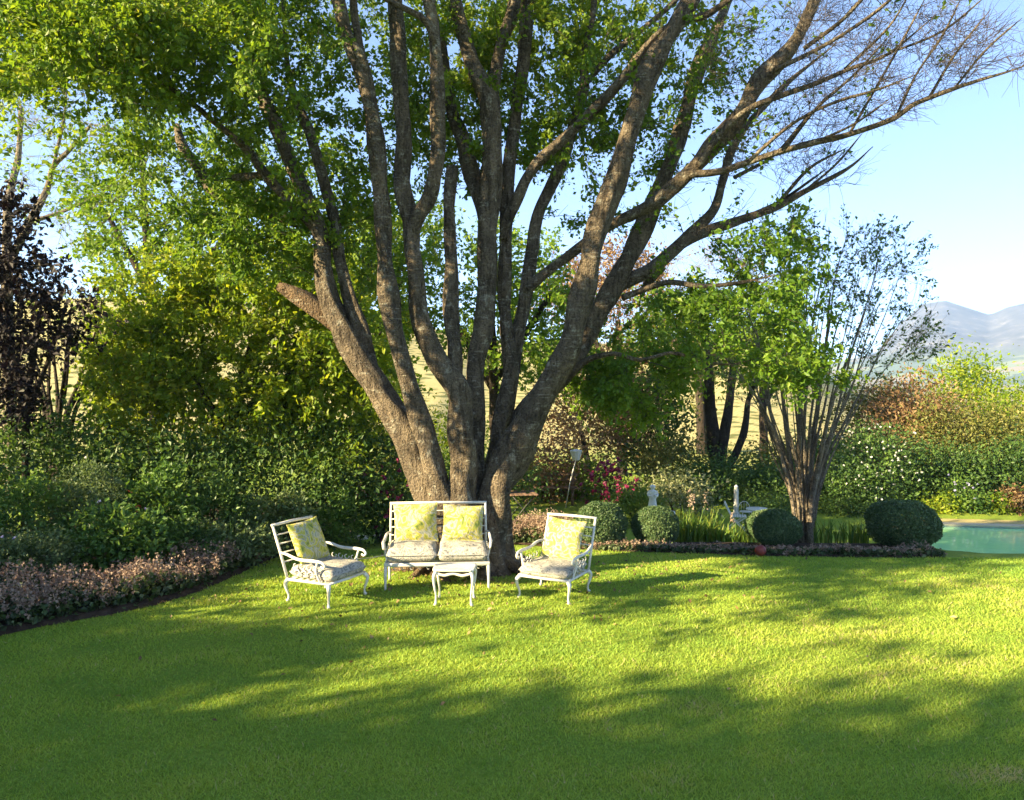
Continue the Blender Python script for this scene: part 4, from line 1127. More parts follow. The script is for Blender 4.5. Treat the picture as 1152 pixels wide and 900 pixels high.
# ---- right border: clipped balls, strap leaves, ball, crape myrtle
def ball_shrub(px, top, base_y, w, d, label, seed):
    g = np.random.default_rng(6000 + seed)
    c = unproj(px, base_y, d); z = float(zg(c[0], d)); x = c[0]
    zt = unproj(px, top, d)[2]; rx = w / 2 * d / 866
    root = empty('clipped_shrub', (x, d, z)); tag(root, label, 'shrub', 'round clipped shrubs along the border')
    n = 30000
    D = g.normal(size=(n, 3)); D /= np.linalg.norm(D, axis=1)[:, None]
    rz = (zt - z) / 2 * 1.04; cc = np.array([x, d, z + rz * 0.98])
    bumpy = 1 + 0.045 * sn(D, 4, seed) + 0.035 * sn(D, 11, seed + 1)
    rad = (1 - 0.24 * g.random(n) ** 1.3) * bumpy + (g.random(n) < 0.04) * 0.09 * g.random(n)
    # squarer than a ball: a clipped dome
    sq = (np.abs(D[:, 0]) ** 2.2 + np.abs(D[:, 1]) ** 2.2 + np.abs(D[:, 2]) ** 2.2) ** (-1 / 2.2)
    P = cc + D * (rad * sq)[:, None] * np.array([rx, rx * 0.95, rz]) * 0.985
    k = P[:, 2] > zg(P[:, 0], P[:, 1]) + 0.02; P = P[k]; D = D[k]
    V, F = leaves(P, 0.034, D, 0.5, 0.2, -0.2, g=g, face=True)
    r_ = np.clip(0.65 * g.random(len(P)) + 0.2 + 0.15 * sn(P, 12, seed), 0, 1)
    mesh_np('foliage', V, [F], M['leaf_clip'], root, rnd=np.repeat(r_, 4), smooth=False)
    sk = Skel(); mb = MB(); pts = np.array([[x, d, z - 0.03], [x, d, z + 0.12], [x + 0.01, d, z + 0.25]]); mb.tube(pts, [0.03, 0.025, 0.02], 6); sk.add(pts, 0.02)
    t, _ = ell_points(70, cc, np.array([rx, rx, rz]) * 0.8, g, 2); t[:, 2] = np.maximum(t[:, 2], z + 0.08); grow(sk, t, mb, g, rmax=0.012)
    mb.build('stems', M['dark_bark'], root, world=True)
ball_shrub(676, 565, 617, 58, 11.55, 'round clipped dark shrub nearest the right garden chair', 1)
ball_shrub(737, 571, 616, 53, 11.7, 'round clipped dark shrub in front of the white statue', 2)
ball_shrub(870, 574, 618, 63, 11.75, 'round clipped dark shrub behind the red ball', 3)
ball_shrub(1015, 563, 626, 80, 11.5, 'largest round clipped shrub, beside the pool', 4)
for k, (px, d, n, h, lb, fl) in enumerate([(765, 12.3, 110, 0.62, 'yellow green strap leaved clump right of the shrub by the statue', 0), (790, 12.5, 120, 0.66, 'middle yellow green strap leaved clump with pinkish flower spikes', 3),
                                       (818, 12.3, 110, 0.40, 'yellow green strap leaved clump in front of the white chair', 1), (838, 12.1, 60, 0.30, 'small strap leaved clump left of the shrub behind the red ball', 0),
                                       (935, 12.4, 70, 0.5, 'strap leaved clump right of the pale multi stemmed tree', 0), (968, 12.3, 70, 0.5, 'strap leaved clump left of the largest clipped shrub', 0)]):
    strap_clump('strap_leaved_plant', lb, 'plant', px, 605, d, n, h, 0.024, 0.16, M['leaf_strap'], 10 + k, 'strap leaved plants in the border', fl)
ob = pick(855, 626)
b = MB()
t = np.linspace(0, math.pi, 17); b.lathe([(max(1e-4, 0.075 * math.sin(a)), 0.075 - 0.075 * math.cos(a)) for a in t], (0, 0, 0), 24)
o = b.build('ball', M['ball'], loc=(0, 0, 0)); o.location = (ob[0], ob[1] - 0.02, ob[2] + 0.008)
tag(o, 'dull red ball lying at the lawn edge before a clipped shrub', 'ball')
# seam grooves of the ball as a fine raised part
b = MB()
for ax in range(3):
    a = np.linspace(0, 2 * math.pi, 33); r0 = 0.0753
    P = np.zeros((33, 3)); P[:, (ax + 1) % 3] = r0 * np.cos(a); P[:, (ax + 2) % 3] = r0 * np.sin(a); P[:, 2] += 0.075
    b.tube(P, 0.0018, 5, cap=False)
b.build('seam', plain('dark_red_seam', (0.25, 0.03, 0.025)), o)

fan = []
gg = np.random.default_rng(9)
for k in range(36):
    u = k / 35 * 2 - 1 + gg.normal(0, 0.06)
    fan.append((905 + u * 9, 905 + u * 50 + gg.normal(0, 4), 455 + 15 * abs(u) + gg.normal(0, 10), 915 + u * 118 + gg.normal(0, 8), 285 + 70 * u * u + gg.normal(0, 16), gg.uniform(2.2, 4.0) if k % 3 else 5.5))
fan += [(900, 903, 470, 895, 330, 12), (908, 915, 480, 935, 330, 12), (897, 884, 470, 868, 350, 9), (912, 930, 490, 970, 350, 9)]
vase_shrub('crape_myrtle', 'pale multi stemmed tree fanning out like a vase, near the pool', 905, 606, 12.4, fan, M['pale_bark'], M['leaf_deep'], 4600, 0.058, 5, cat='tree', sub=5, tw='grey_twig',
           targets=[(910, 300, 110, 60, 190), (990, 340, 60, 70, 120), (950, 380, 100, 50, 110), (1040, 385, 26, 24, 26), (850, 410, 60, 60, 60), (1000, 280, 40, 30, 40)], lfp=0.5)

# ---- beyond the border: centre
shrub('leafy_shrub', 'light green shrub seen between the stems of the big trunk', 'shrub', 500, 90, 455, 20.5, M['leaf_bright'], 3200, 0.10, seed=53)
shrub('olive_shrub', 'olive shrub behind the left stems of the big trunk', 'shrub', 445, 90, 440, 21.5, M['leaf_olive'], 3500, 0.10, seed=54)
shrub('copper_shrub', 'coppery brown shrub right of the big trunk, lower one', 'shrub', 612, 90, 497, 21.0, M['leaf_copper'], 3500, 0.10, seed=40)
shrub('copper_tree', 'tall copper leaved tree behind the right limbs', 'tree', 668, 130, 385, 23.0, M['leaf_copper'], 8000, 0.12, seed=41, bottom=0.22)
shrub('leafy_shrub', 'light green shrub around the white lantern', 'shrub', 655, 62, 508, 21.6, M['leaf_bright'], 2600, 0.09, seed=42)
shrub('azalea', 'azalea with deep magenta flowers left of the statue', 'shrub', 693, 52, 527, 19.6, M['leaf_deep'], 1500, 0.07, seed=43, flowers=('leaf_magenta', 90, 0.10))
shrub('leafy_shrub', 'grassy yellow green shrub just left of the white statue', 'shrub', 716, 50, 547, 17.6, M['leaf_strap'], 2600, 0.12, seed=44, aspect=0.2, up=0)
shrub('cream_shrub', 'cream leaved shrub just right of the white statue', 'shrub', 762, 66, 530, 18.6, M['leaf_cream'], 2200, 0.09, seed=45)
shrub('dark_shrub', 'dark green shrub behind the slim white post', 'shrub', 812, 110, 512, 21.0, M['leaf_deep'], 6000, 0.09, seed=46)
shrub('dark_shrub', 'dark low hedge shrub behind the pale multi stemmed tree', 'shrub', 880, 110, 528, 20.6, M['leaf_deep'], 5000, 0.09, seed=47)
shrub('dark_tree', 'dark leaved tree between copper tree and the twin stemmed tree', 'tree', 728, 90, 420, 24.0, M['leaf_deep'], 6000, 0.13, seed=48, bottom=0.1)
shrub('dark_shrub', 'shaded green shrub directly behind the big trunk base', 'shrub', 540, 130, 505, 19.0, M['leaf_deep'], 5000, 0.09, seed=49)
shrub('dark_shrub', 'deep green shrub behind the brown bench', 'shrub', 625, 90, 530, 22.4, M['leaf_deep'], 4000, 0.09, seed=50)
shrub('olive_shrub', 'dull olive shrub behind the cream leaved shrub', 'shrub', 755, 90, 490, 22.0, M['leaf_olive'], 3500, 0.09, seed=51)
crown_tree('twin_stemmed_tree', 'dark tree with two tall stems behind the slim white post', 808, 23.0,
           [[(808, 575, 22), (806, 520, 17), (799, 460, 13), (797, 420, 11), (792, 360, 8)], [(808, 530, 14), (818, 470, 11), (823, 430, 9), (830, 370, 6)], [(812, 540, 9), (836, 490, 8), (842, 450, 6), (855, 420, 4)]],
           [(800, 360, 75, 40, 2, 60), (860, 400, 50, 40, 2, 36), (760, 400, 50, 40, 2, 30)], M['leaf_spring'], 9000, 0.14, 6)
crown_tree('leafless_tree', 'pinkish bare twiggy tree far behind the twin stemmed tree', 790, 34.0,
           [[(790, 520, 12), (786, 420, 9), (780, 350, 6)], [(786, 430, 6), (830, 350, 4)], [(786, 430, 6), (735, 350, 4)]],
           [(790, 320, 95, 45, 3, 130), (690, 330, 60, 40, 3, 60)], M['leaf_copper'], 900, 0.12, 7, bark='dark_bark', twig='grey_twig', sub=8)
crown_tree('background_tree', 'green tree behind the middle stems of the big tree', 560, 18.0,
           [[(560, 560, 16), (556, 440, 12), (550, 330, 8)], [(556, 440, 9), (500, 340, 6)], [(556, 430, 9), (620, 330, 6)]],
           [(540, 330, 110, 90, 2, 110), (460, 290, 70, 70, 2, 50), (610, 370, 70, 70, 2, 60)], M['leaf_spring'], 14000, 0.12, 8)
crown_tree('background_tree', 'green tree behind the left stems of the big tree', 410, 18.5,
           [[(410, 560, 14), (405, 440, 11), (400, 330, 8)], [(405, 430, 8), (350, 320, 5)], [(405, 420, 8), (450, 320, 5)]],
           [(400, 330, 90, 90, 2, 110), (390, 430, 70, 60, 2, 50)], M['leaf_bright'], 14000, 0.12, 9)

shrub('olive_shrub', 'olive shrub far behind the stems of the pale multi stemmed tree', 'shrub', 905, 130, 492, 25.5, M['leaf_olive'], 5000, 0.11, seed=52)
crown_tree('red_leaved_tree', 'reddish leaved tree far behind the right limbs of the big tree', 700, 27.0,
           [[(700, 540, 12), (698, 440, 9), (695, 360, 6)], [(698, 450, 7), (660, 360, 5)], [(698, 440, 7), (740, 350, 5)]],
           [(690, 320, 70, 45, 2, 60), (740, 370, 60, 40, 2, 40), (640, 330, 40, 40, 2, 30)], M['leaf_copper'], 7000, 0.13, 10)
crown_tree('background_tree', 'airy green tree behind the leafless pinkish tree', 860, 29.0,
           [[(860, 540, 11), (858, 450, 8), (855, 370, 6)], [(858, 460, 6), (900, 380, 4)]],
           [(850, 380, 60, 40, 2, 50), (770, 420, 40, 30, 2, 20)], M['leaf_olive'], 4500, 0.14, 11)
# ---- beyond the pool: right
right = [('white_flowered_shrub', 'dark shrub dotted with white flowers behind the largest clipped shrub', 985, 100, 482, 20.0, 'leaf_deep', 5500, 0.09, ('bloom_white', 95, 0.045)),
         ('dark_shrub', 'low dark shrub at the foot of the white flowered shrub', 945, 70, 520, 19.6, 'leaf_deep', 3500, 0.08, None),
         ('bright_tree', 'yellow green bushy tree below the mountain', 1075, 120, 398, 26.0, 'leaf_bright', 9000, 0.13, None),
         ('rusty_shrub', 'rusty pink brown shrub right of the pale multi stemmed tree', 1025, 110, 424, 23.5, 'leaf_copper', 7000, 0.11, None),
         ('olive_shrub', 'olive shrub below the bright yellow green tree', 1075, 130, 455, 22.0, 'leaf_olive', 7500, 0.10, None),
         ('bright_shrub', 'yellow green shrub at the right edge under the far field', 1140, 110, 432, 24.0, 'leaf_bright', 7000, 0.11, None),
         ('olive_shrub', 'brownish olive shrub at the right edge behind the pool', 1140, 120, 452, 21.8, 'leaf_olive', 7000, 0.10, None),
         ('dark_shrub', 'dark green shrub in the middle behind the pool', 1062, 90, 494, 20.6, 'leaf_deep', 5500, 0.09, None),
         ('dark_shrub', 'dark green shrub at the right edge behind the pool', 1130, 110, 490, 20.4, 'leaf_deep', 6000, 0.09, None),
         ('bright_shrub', 'yellow green shrub behind the crown of the pale multi stemmed tree', 985, 90, 420, 25.5, 'leaf_olive', 6000, 0.12, None),
         ('lilac_plant', 'plant with pale lilac flowers behind the pool', 1083, 34, 538, 19.6, 'leaf_perennial', 900, 0.07, ('bloom_blue', 12, 0.045)),
         ('dark_shrub', 'dark green shrub left of the white flowered shrub, behind thin stems', 925, 80, 488, 21.4, 'leaf_deep', 4500, 0.09, None)]
for k, (nm, lb, px, w_, top, d, mt, n, lf, fl) in enumerate(right):
    shrub(nm, lb, 'tree' if 'tree' in nm else 'plant' if 'plant' in nm else 'shrub', px, w_, top, d, M[mt], n, lf, seed=60 + k, flowers=fl)
low = [('low lime green plant at the left end of the pool bed', 1060, 46, 560, 'leaf_bright'), ('low green plant second along the pool bed', 1094, 46, 556, 'leaf_perennial'), ('low lime green plant third along the pool bed', 1118, 46, 562, 'leaf_bright'), ('low pinkish plant at the right end of the pool bed', 1142, 46, 552, 'leaf_copper'), ('low green plant cut by the right picture edge by the pool', 1170, 50, 556, 'leaf_bright')]
for k, (lb, px, w_, top, mt) in enumerate(low):
    shrub('low_plant', lb, 'plant', px, w_, top, 19.4, M[mt], 1500, 0.075, seed=80 + k, group='low plants behind the pool', aspect=0.7)
for k, (lb, px, w_, top) in enumerate([('low dark clipped hedge plant right of the pale multi stemmed tree', 955, 70, 560), ('low dark clipped hedge plant left of the pale multi stemmed tree', 870, 80, 560)]):
    shrub('low_hedge', lb, 'hedge', px, w_, top, 19.2, M['leaf_deep'], 2200, 0.06, seed=90 + k)
# ---- unseen trees and shrubs added at left to shade the foreground lawn and bed
sh = [('added_shade_tree', 'lower added shade tree out of view left of the lawn, nearest the bed', -14.0, 0.3, 5.5, 1.7), ('added_shade_tree', 'second lower added shade tree out of view left of the lawn', -14.1, -2.2, 6.3, 1.6), ('added_shade_tree', 'large added shade tree out of view left of the lawn', -14.2, -4.1, 9.3, 2.5),
      ('added_shade_tree', 'second large added shade tree out of view left of the camera', -14.4, -7.2, 10.0, 2.7), ('added_shade_tree', 'large added shade tree behind the camera on the left', -13.5, -11.0, 9.5, 2.8)]
for k, (nm, lb, x, y, zt, rr_) in enumerate(sh):
    shrub(nm, lb, 'tree', 0, 0, 0, y, M['leaf_deep'], 26000, 0.21, seed=100 + k, x=x, ztop=zt, rx=rr_, ry=rr_ * 0.9, bottom=0.04, group='added shade trees left of the lawn', clumps=260, shell=1.0)
for k, (lb, x, y, zt, rr_) in enumerate([('added shade shrub beyond the left edge, nearest the camera', -8.4, 4.6, 2.5, 1.2), ('added shade shrub beyond the left edge, middle one', -8.8, 6.6, 2.6, 1.2), ('added shade shrub beyond the left edge, farthest', -9.0, 8.6, 2.5, 1.3)]):
    shrub('added_shade_shrub', lb, 'shrub', 0, 0, 0, y, M['leaf_deep'], 7000, 0.12, seed=110 + k, x=x, ztop=zt, rx=rr_, ry=rr_ * 0.95, group='added shade shrubs left of the bed')  # shrubs added out of view to keep the left bed in shade

shrub('added_dapple_tree', 'slender shade tree with a small loose crown, added left of the picture', 'tree', 0, 0, 0, 5.35, M['leaf_spring'], 6500, 0.12, seed=120, x=-6.6, ztop=5.9, rx=1.0, ry=0.7, bottom=0.61, clumps=70, shell=1.0, clump_r=0.16, stem_r=0.3)  # unseen crowns added to throw shadow streaks on the far lawn
shrub('added_dapple_tree', 'taller slender shade tree with a high loose crown, added left of the picture', 'tree', 0, 0, 0, 4.45, M['leaf_spring'], 6500, 0.12, seed=121, x=-6.9, ztop=7.3, rx=1.1, ry=0.75, bottom=0.62, clumps=70, shell=1.0, clump_r=0.18, stem_r=0.3)
shrub('added_dapple_tree', 'thin sparse shade tree added left of the picture, nearest the camera of the three slender ones', 'tree', 0, 0, 0, 3.1, M['leaf_spring'], 1900, 0.12, seed=122, x=-7.0, ztop=6.0, rx=1.2, ry=1.1, bottom=0.56, clumps=36, shell=1.0, clump_r=0.15, stem_r=0.22)  # sparse unseen crown added to break up the sunlit lawn band
# ------------------------------------------------------------------ garden furniture
PT = M['paint']
def curve(pts, step=0.015): return smooth_path(np.array(pts, float), step)
def cabriole(x, y, h, sx, sy, r=0.017, bow=0.05):
    """a curved leg from (x,y,h) down to the ground, knee bowed outwards along (sx,sy)"""
    b = MB()
    p = curve([(x, y, h + 0.005), (x + sx * bow * 0.7, y + sy * bow * 0.7, h * 0.86), (x + sx * bow * 0.6, y + sy * bow * 0.6, h * 0.62), (x + sx * bow * 0.15, y + sy * bow * 0.15, h * 0.3), (x + sx * bow * 0.25, y + sy * bow * 0.25, h * 0.08), (x + sx * bow * 0.55, y + sy * bow * 0.55, 0.008)])
    u = np.linspace(0, 1, len(p))
    rad = r * np.interp(u, [0, 0.15, 0.4, 0.75, 0.88, 0.95, 1], [1.35, 1.25, 0.9, 0.6, 0.72, 1.0, 0.9])
    b.tube(p, rad, 10)
    return b
def scroll(b, c, r, a0, a1, plane, rad=0.006, n=22, shrink=0.35):
    a = np.linspace(a0, a1, n); rr = np.linspace(r, r * shrink, n)
    P = np.zeros((n, 3)); P[:, plane[0]] = np.cos(a) * rr; P[:, plane[1]] = np.sin(a) * rr
    b.tube(P + np.array(c), np.linspace(rad, rad * 0.7, n), 6)

def back_and_arms(root, W, D, SH, BH, leanx, slats, arm_z, centre_post=False):
    w2, d2 = W / 2, D / 2
    yb0, zb0 = d2, SH; yb1, zb1 = d2 + leanx, BH
    def at(t): return yb0 + (yb1 - yb0) * t, zb0 + (zb1 - zb0) * t
    b = MB()
    for s in (-1, 1):
        b.tube([(s * w2, yb0, zb0 - 0.02), (s * w2, *at(0.5)), (s * w2, yb1, zb1)], [0.014, 0.014, 0.013], 8)
    b.tube([(-w2 - 0.013, yb1, zb1), (0, yb1 + 0.004, zb1 + 0.004), (w2 + 0.013, yb1, zb1)], 0.015, 8)
    if centre_post: b.tube([(0, yb0, zb0), (0, yb1, zb1)], 0.011, 8)
    b.build('back_frame', PT, root)
    for t in slats:
        b = MB(); y, z = at(t)
        b.tube([(-w2, y, z), (0, y + 0.004, z), (w2, y, z)], 0.012, 8, flat=0.55)
        b.build('back_slat', PT, root)
    for s in (-1, 1):
        b = MB()
        ya, za = at((arm_z + 0.03 - SH) / (BH - SH))
        x = s * (w2 + 0.012)
        p = curve([(s * w2, ya, za), (x + s * 0.02, ya - 0.12, arm_z + 0.03), (x + s * 0.03, ya - 0.28, arm_z), (x + s * 0.03, -d2 + 0.12, arm_z + 0.005), (x + s * 0.025, -d2 + 0.04, arm_z - 0.004), (x + s * 0.02, -d2 + 0.015, arm_z - 0.035), (x + s * 0.018, -d2 + 0.04, arm_z - 0.055), (x + s * 0.018, -d2 + 0.065, arm_z - 0.04)])
        b.tube(p, np.interp(np.linspace(0, 1, len(p)), [0, 0.3, 0.7, 1], [0.011, 0.015, 0.017, 0.010]), 10, flat=1.0)
        # support post with leafy scrolls under the arm's front
        b.tube(curve([(s * w2, -d2 + 0.10, SH), (x + s * 0.012, -d2 + 0.13, SH + (arm_z - SH) * 0.5), (x + s * 0.02, -d2 + 0.11, arm_z - 0.01)]), 0.011, 8)
        arm = b.build('armrest', PT, root)
        b = MB(); hz = arm_z - SH
        for k in range(4):
            yy = -d2 + 0.13 + k * 0.085
            scroll(b, (s * (w2 + 0.006), yy, SH + hz * 0.30), 0.042, 0, 5.2, (1, 2), 0.006)
            scroll(b, (s * (w2 + 0.006), yy + 0.03, SH + hz * 0.66), 0.036, 3.1, 8.2, (1, 2), 0.0055)
        b.build('lattice', PT, arm)

def armchair(loc, rz, label):
    root = empty('garden_armchair', loc, rz); tag(root, label, 'armchair', 'white metal garden armchairs')
    W, D, SH = 0.54, 0.52, 0.232
    b = MB()
    for s in (-1, 1):
        b.tube([(s * W / 2, -D / 2, SH), (s * W / 2, 0, SH - 0.004), (s * W / 2, D / 2, SH - 0.012)], 0.014, 8)
        b.tube([(-W / 2, s * D / 2, SH - (0.012 if s > 0 else 0)), (0, s * D / 2 - 0.012, SH - (0.012 if s > 0 else 0)), (W / 2, s * D / 2, SH - (0.012 if s > 0 else 0))], 0.014, 8)
    b.build('seat_frame', PT, root)
    b = MB()
    for k in range(6):
        y = -D / 2 + (k + 0.7) * D / 6.4
        b.box((-W / 2 + 0.012, y - 0.02, SH - 0.004), (W / 2 - 0.012, y + 0.02, SH + 0.004), 0.002)
    b.build('seat_slats', PT, root)
    for sx in (-1, 1):
        for sy in (-1, 1):
            cabriole(sx * (W / 2 - 0.01), sy * (D / 2 - 0.01), SH - 0.01, sx * 0.75, sy * 0.75, 0.017).build('leg', PT, root)
    back_and_arms(root, W, D, SH, 0.735, 0.20, [0.30, 0.47, 0.64, 0.81], 0.445)
    return root

def face_rot(fx, fy):      # local -y becomes (fx, fy)
    return math.atan2(fy, fx) + math.pi / 2
LC = np.mean([[-2.21, 7.59], [-1.486, 7.68]], 0); LR = face_rot(0.88, -0.475)
RC = np.mean([[0.108, 7.776], [0.751, 7.84]], 0) + np.array([0.0, -0.02]); RR_ = face_rot(-0.46, -0.89)
chairL = armchair(gp(*LC), LR, 'white metal armchair at left, turned to the right, nearest the flower bed')
chairR = copy_tree(chairL)
chairR.location = tuple(gp(*RC)); chairR.rotation_euler = (0, 0, RR_)
chairR['label'] = 'white metal armchair at right, turned towards the small table'

BC = np.array([-0.805 + 0.0, 8.30]); BR = R(4)
def loveseat():
    root = empty('garden_loveseat', gp(*BC), BR); tag(root, 'white metal two seat bench in front of the big trunk', 'bench')
    W, D, SH = 1.08, 0.50, 0.305
    b = MB()
    for s in (-1, 1):
        b.box((s * W / 2 - 0.014, -D / 2, SH - 0.03), (s * W / 2 + 0.014, D / 2, SH), 0.004)
    b.box((-W / 2 - 0.014, -D / 2 - 0.014, SH - 0.034), (W / 2 + 0.014, -D / 2 + 0.014, SH + 0.002), 0.004)
    b.box((-W / 2 - 0.012, D / 2 - 0.014, SH - 0.032), (W / 2 + 0.012, D / 2 + 0.014, SH - 0.002), 0.004)
    b.build('seat_frame', PT, root)
    b = MB()
    for k in range(6):
        y = -D / 2 + (k + 0.7) * D / 6.4
        b.box((-W / 2 + 0.016, y - 0.02, SH - 0.012), (W / 2 - 0.016, y + 0.02, SH - 0.002), 0.002)
    b.build('seat_slats', PT, root)
    b = MB()
    n = 11
    for k in range(n):
        x = -W / 2 + 0.1 + k * (W - 0.2) / (n - 1)
        scroll(b, (x, -D / 2 + 0.02, SH - 0.055), 0.032, math.pi * 0.05, math.pi * 1.6, (0, 2), 0.005, 14, 0.5)
    b.tube([(-W / 2 + 0.05, -D / 2 + 0.02, SH - 0.042), (0, -D / 2 + 0.02, SH - 0.046), (W / 2 - 0.05, -D / 2 + 0.02, SH - 0.042)], 0.005, 6)
    b.build('apron', PT, root)
    for sx in (-1, 1):
        for sy in (-1, 1):
            b = MB(); x, y = sx * (W / 2 - 0.002), sy * (D / 2 - 0.002)
            b.tube([(x, y, SH - 0.03), (x + sx * 0.004, y + sy * 0.004, SH * 0.5), (x + sx * 0.004, y + sy * 0.004, 0.03), (x + sx * 0.006, y + sy * 0.006, 0.0)], [0.018, 0.015, 0.012, 0.014], 8)
            b.build('leg', PT, root)
    back_and_arms(root, W - 0.02, D, SH, 0.84, 0.10, [0.36, 0.52, 0.68, 0.84], 0.50)
    return root
loveseat()

def side_table():
    c = np.array([-0.558, 7.47]); root = empty('side_table', gp(*c), R(-3)); tag(root, 'small white metal side table in front of the two seat bench', 'table')
    b = MB(); n = 64
    # scalloped top
    a = np.linspace(0, 2 * math.pi, n + 1)[:-1]
    sx = np.sign(np.cos(a)) * np.abs(np.cos(a)) ** 0.28; sy = np.sign(np.sin(a)) * np.abs(np.sin(a)) ** 0.28
    f = 1 + 0.012 * np.cos(12 * a)
    def ring(k, z): return np.column_stack([0.205 * sx * f * k, 0.150 * sy * f * k, np.full(n, z)])
    rows = [ring(0.02, 0.357), ring(0.90, 0.357), ring(0.985, 0.360), ring(1.0, 0.354), ring(0.995, 0.343), ring(0.93, 0.338), ring(0.02, 0.338)]
    V = np.vstack(rows); i = np.arange(len(rows) - 1)[:, None] * n; j = np.arange(n)[None]; j2 = (j + 1) % n
    b.add(V, np.stack([i + j, i + j2, i + n + j2, i + n + j], -1).reshape(-1, 4)); b.build('tabletop', PT, root)
    b = MB()
    for s in (-1, 1):
        b.tube(curve([(-0.17, s * 0.12, 0.322), (-0.09, s * 0.122, 0.300), (0, s * 0.123, 0.318), (0.09, s * 0.122, 0.300), (0.17, s * 0.12, 0.322)]), 0.009, 7, flat=1.6)
        b.tube(curve([(s * 0.172, -0.12, 0.322), (s * 0.174, 0, 0.302), (s * 0.172, 0.12, 0.322)]), 0.009, 7, flat=1.6)
    b.build('apron', PT, root)
    for x in (-1, 1):
        for y in (-1, 1): cabriole(x * 0.165, y * 0.115, 0.338, x * 0.7, y * 0.6, 0.014, 0.045).build('leg', PT, root)
side_table()

# ---- cushions
def pillow_mesh(w_, h_, t_, n=22, ear=0.05, p=2.6, seed=0, crown=0.5):
    u = np.linspace(-1, 1, n); Uu, Vv = np.meshgrid(u, u)
    thick = (np.clip(1 - np.abs(Uu) ** p, 0, 1) * np.clip(1 - np.abs(Vv) ** p, 0, 1)) ** crown * t_ / 2
    sx = w_ / 2 * Uu * (1 - ear * (1 - Vv ** 2)); sz = h_ / 2 * Vv * (1 - ear * (1 - Uu ** 2))
    P = np.stack([Uu, Vv], -1).reshape(-1, 2)
    wr = (sn(P, 3.5, seed) * 0.05 + sn(P, 7, seed + 1) * 0.03).reshape(n, n)
    f = thick * (1 + wr * 2)
    bk = thick * (1 - wr)
    front = np.stack([sx, -f, sz], -1).reshape(-1, 3); back = np.stack([sx, bk, sz], -1).reshape(-1, 3)
    i = np.arange(n * n).reshape(n, n)
    q1 = np.stack([i[:-1, :-1], i[:-1, 1:], i[1:, 1:], i[1:, :-1]], -1).reshape(-1, 4)
    V = np.vstack([front, back]); q2 = q1[:, ::-1] + n * n
    e = np.concatenate([i[0, :], i[1:, -1], i[-1, -2::-1], i[-2:0:-1, 0]])
    e2 = np.roll(e, -1)
    return V, [q1, q2, np.stack([e, e + n * n, e2 + n * n, e2], 1)]
def cushion_obj(name, label, cat, V, F, mat, M4, group=None, piping=None):
    o = mesh_np(name, V, F, mat, loc=(0, 0, 0)); o.matrix_world = M4; o.location = M4.translation; o.rotation_euler = M4.to_euler()
    tag(o, label, cat, group); return o
def chairM(root): return Matrix.Translation(Vector(root.location)) @ Matrix.Rotation(root.rotation_euler[2], 4, 'Z')
bpy.context.view_layer.update()
loveM = Matrix.Translation(Vector(gp(*BC))) @ Matrix.Rotation(BR, 4, 'Z')

def seat_mesh(w_, d_, t_, seed):
    V, F = pillow_mesh(w_, d_, t_, 24, 0.012, 7, seed, 0.36)
    V = V[:, [0, 2, 1]] * np.array([1, 1, -1])        # lay it flat; top is +z
    V[:, 2] += t_ / 2 * 0.95
    # tuft buttons
    for bx in (-0.25, 0.25):
        for by in (-0.25, 0.25):
            k = np.hypot(V[:, 0] - bx * w_, V[:, 1] - by * d_) ; V[:, 2] -= 0.012 * np.exp(-(k / 0.05) ** 2) * (V[:, 2] > t_ * 0.5)
    return V, F
def seat(label, M4, w_, d_, t_, seed):
    V, F = seat_mesh(w_, d_, t_, seed)
    o = cushion_obj('seat_cushion', label, 'cushion', V, F, M['seat_print'], M4, 'grey patterned seat cushions')
    n = 40; a = np.linspace(0, 2 * math.pi, 97)
    sx = np.sign(np.cos(a)) * np.abs(np.cos(a)) ** 0.16; sy = np.sign(np.sin(a)) * np.abs(np.sin(a)) ** 0.16
    b = MB(); b.tube(np.column_stack([sx * w_ / 2 * 0.99, sy * d_ / 2 * 0.99, np.full(97, t_ * 0.47)]), 0.0055, 6, cap=False)
    b.build('piping', M['seat_print'], o)
    return o
def pillow(label, M4, w_, h_, seed):
    V, F = pillow_mesh(w_, h_, 0.155, 24, 0.065, 2.2, seed, 0.55)
    o = cushion_obj('throw_pillow', label, 'pillow', V, F, M['pillow'], M4, 'yellow leaf print pillows')
    return o
T = Matrix.Translation
cl, cr = chairM(chairL), chairM(chairR)
seat('grey patterned seat cushion on the left armchair', cl @ T((0, -0.02, 0.238)), 0.53, 0.54, 0.135, 1)
seat('pale grey patterned seat cushion on the right armchair', cr @ T((0, -0.02, 0.238)), 0.53, 0.54, 0.115, 2)
seat('pale seat cushion on the left half of the two seat bench', loveM @ T((-0.268, -0.015, 0.308)), 0.53, 0.53, 0.175, 3)
seat('greyer seat cushion on the right half of the two seat bench', loveM @ T((0.268, -0.015, 0.308)), 0.53, 0.53, 0.165, 4)
def lean(base, x, y, z, tilt, roll=0.0, yaw=0.0):
    return base @ T((x, y, z)) @ Matrix.Rotation(yaw, 4, 'Z') @ Matrix.Rotation(-tilt, 4, 'X') @ Matrix.Rotation(roll, 4, 'Y')
pillow('leaf print pillow with more green than yellow, on the left armchair', lean(cl, 0.0, 0.235, 0.555, R(23), R(-3)), 0.44, 0.44, 11)
pillow('yellow leaf print pillow on the right armchair', lean(cr, 0.0, 0.235, 0.535, R(23), R(3)), 0.44, 0.43, 12)
pillow('yellow leaf print pillow on the left seat of the two seat bench', lean(loveM, -0.245, 0.155, 0.655, R(15), R(-2)), 0.49, 0.43, 13)
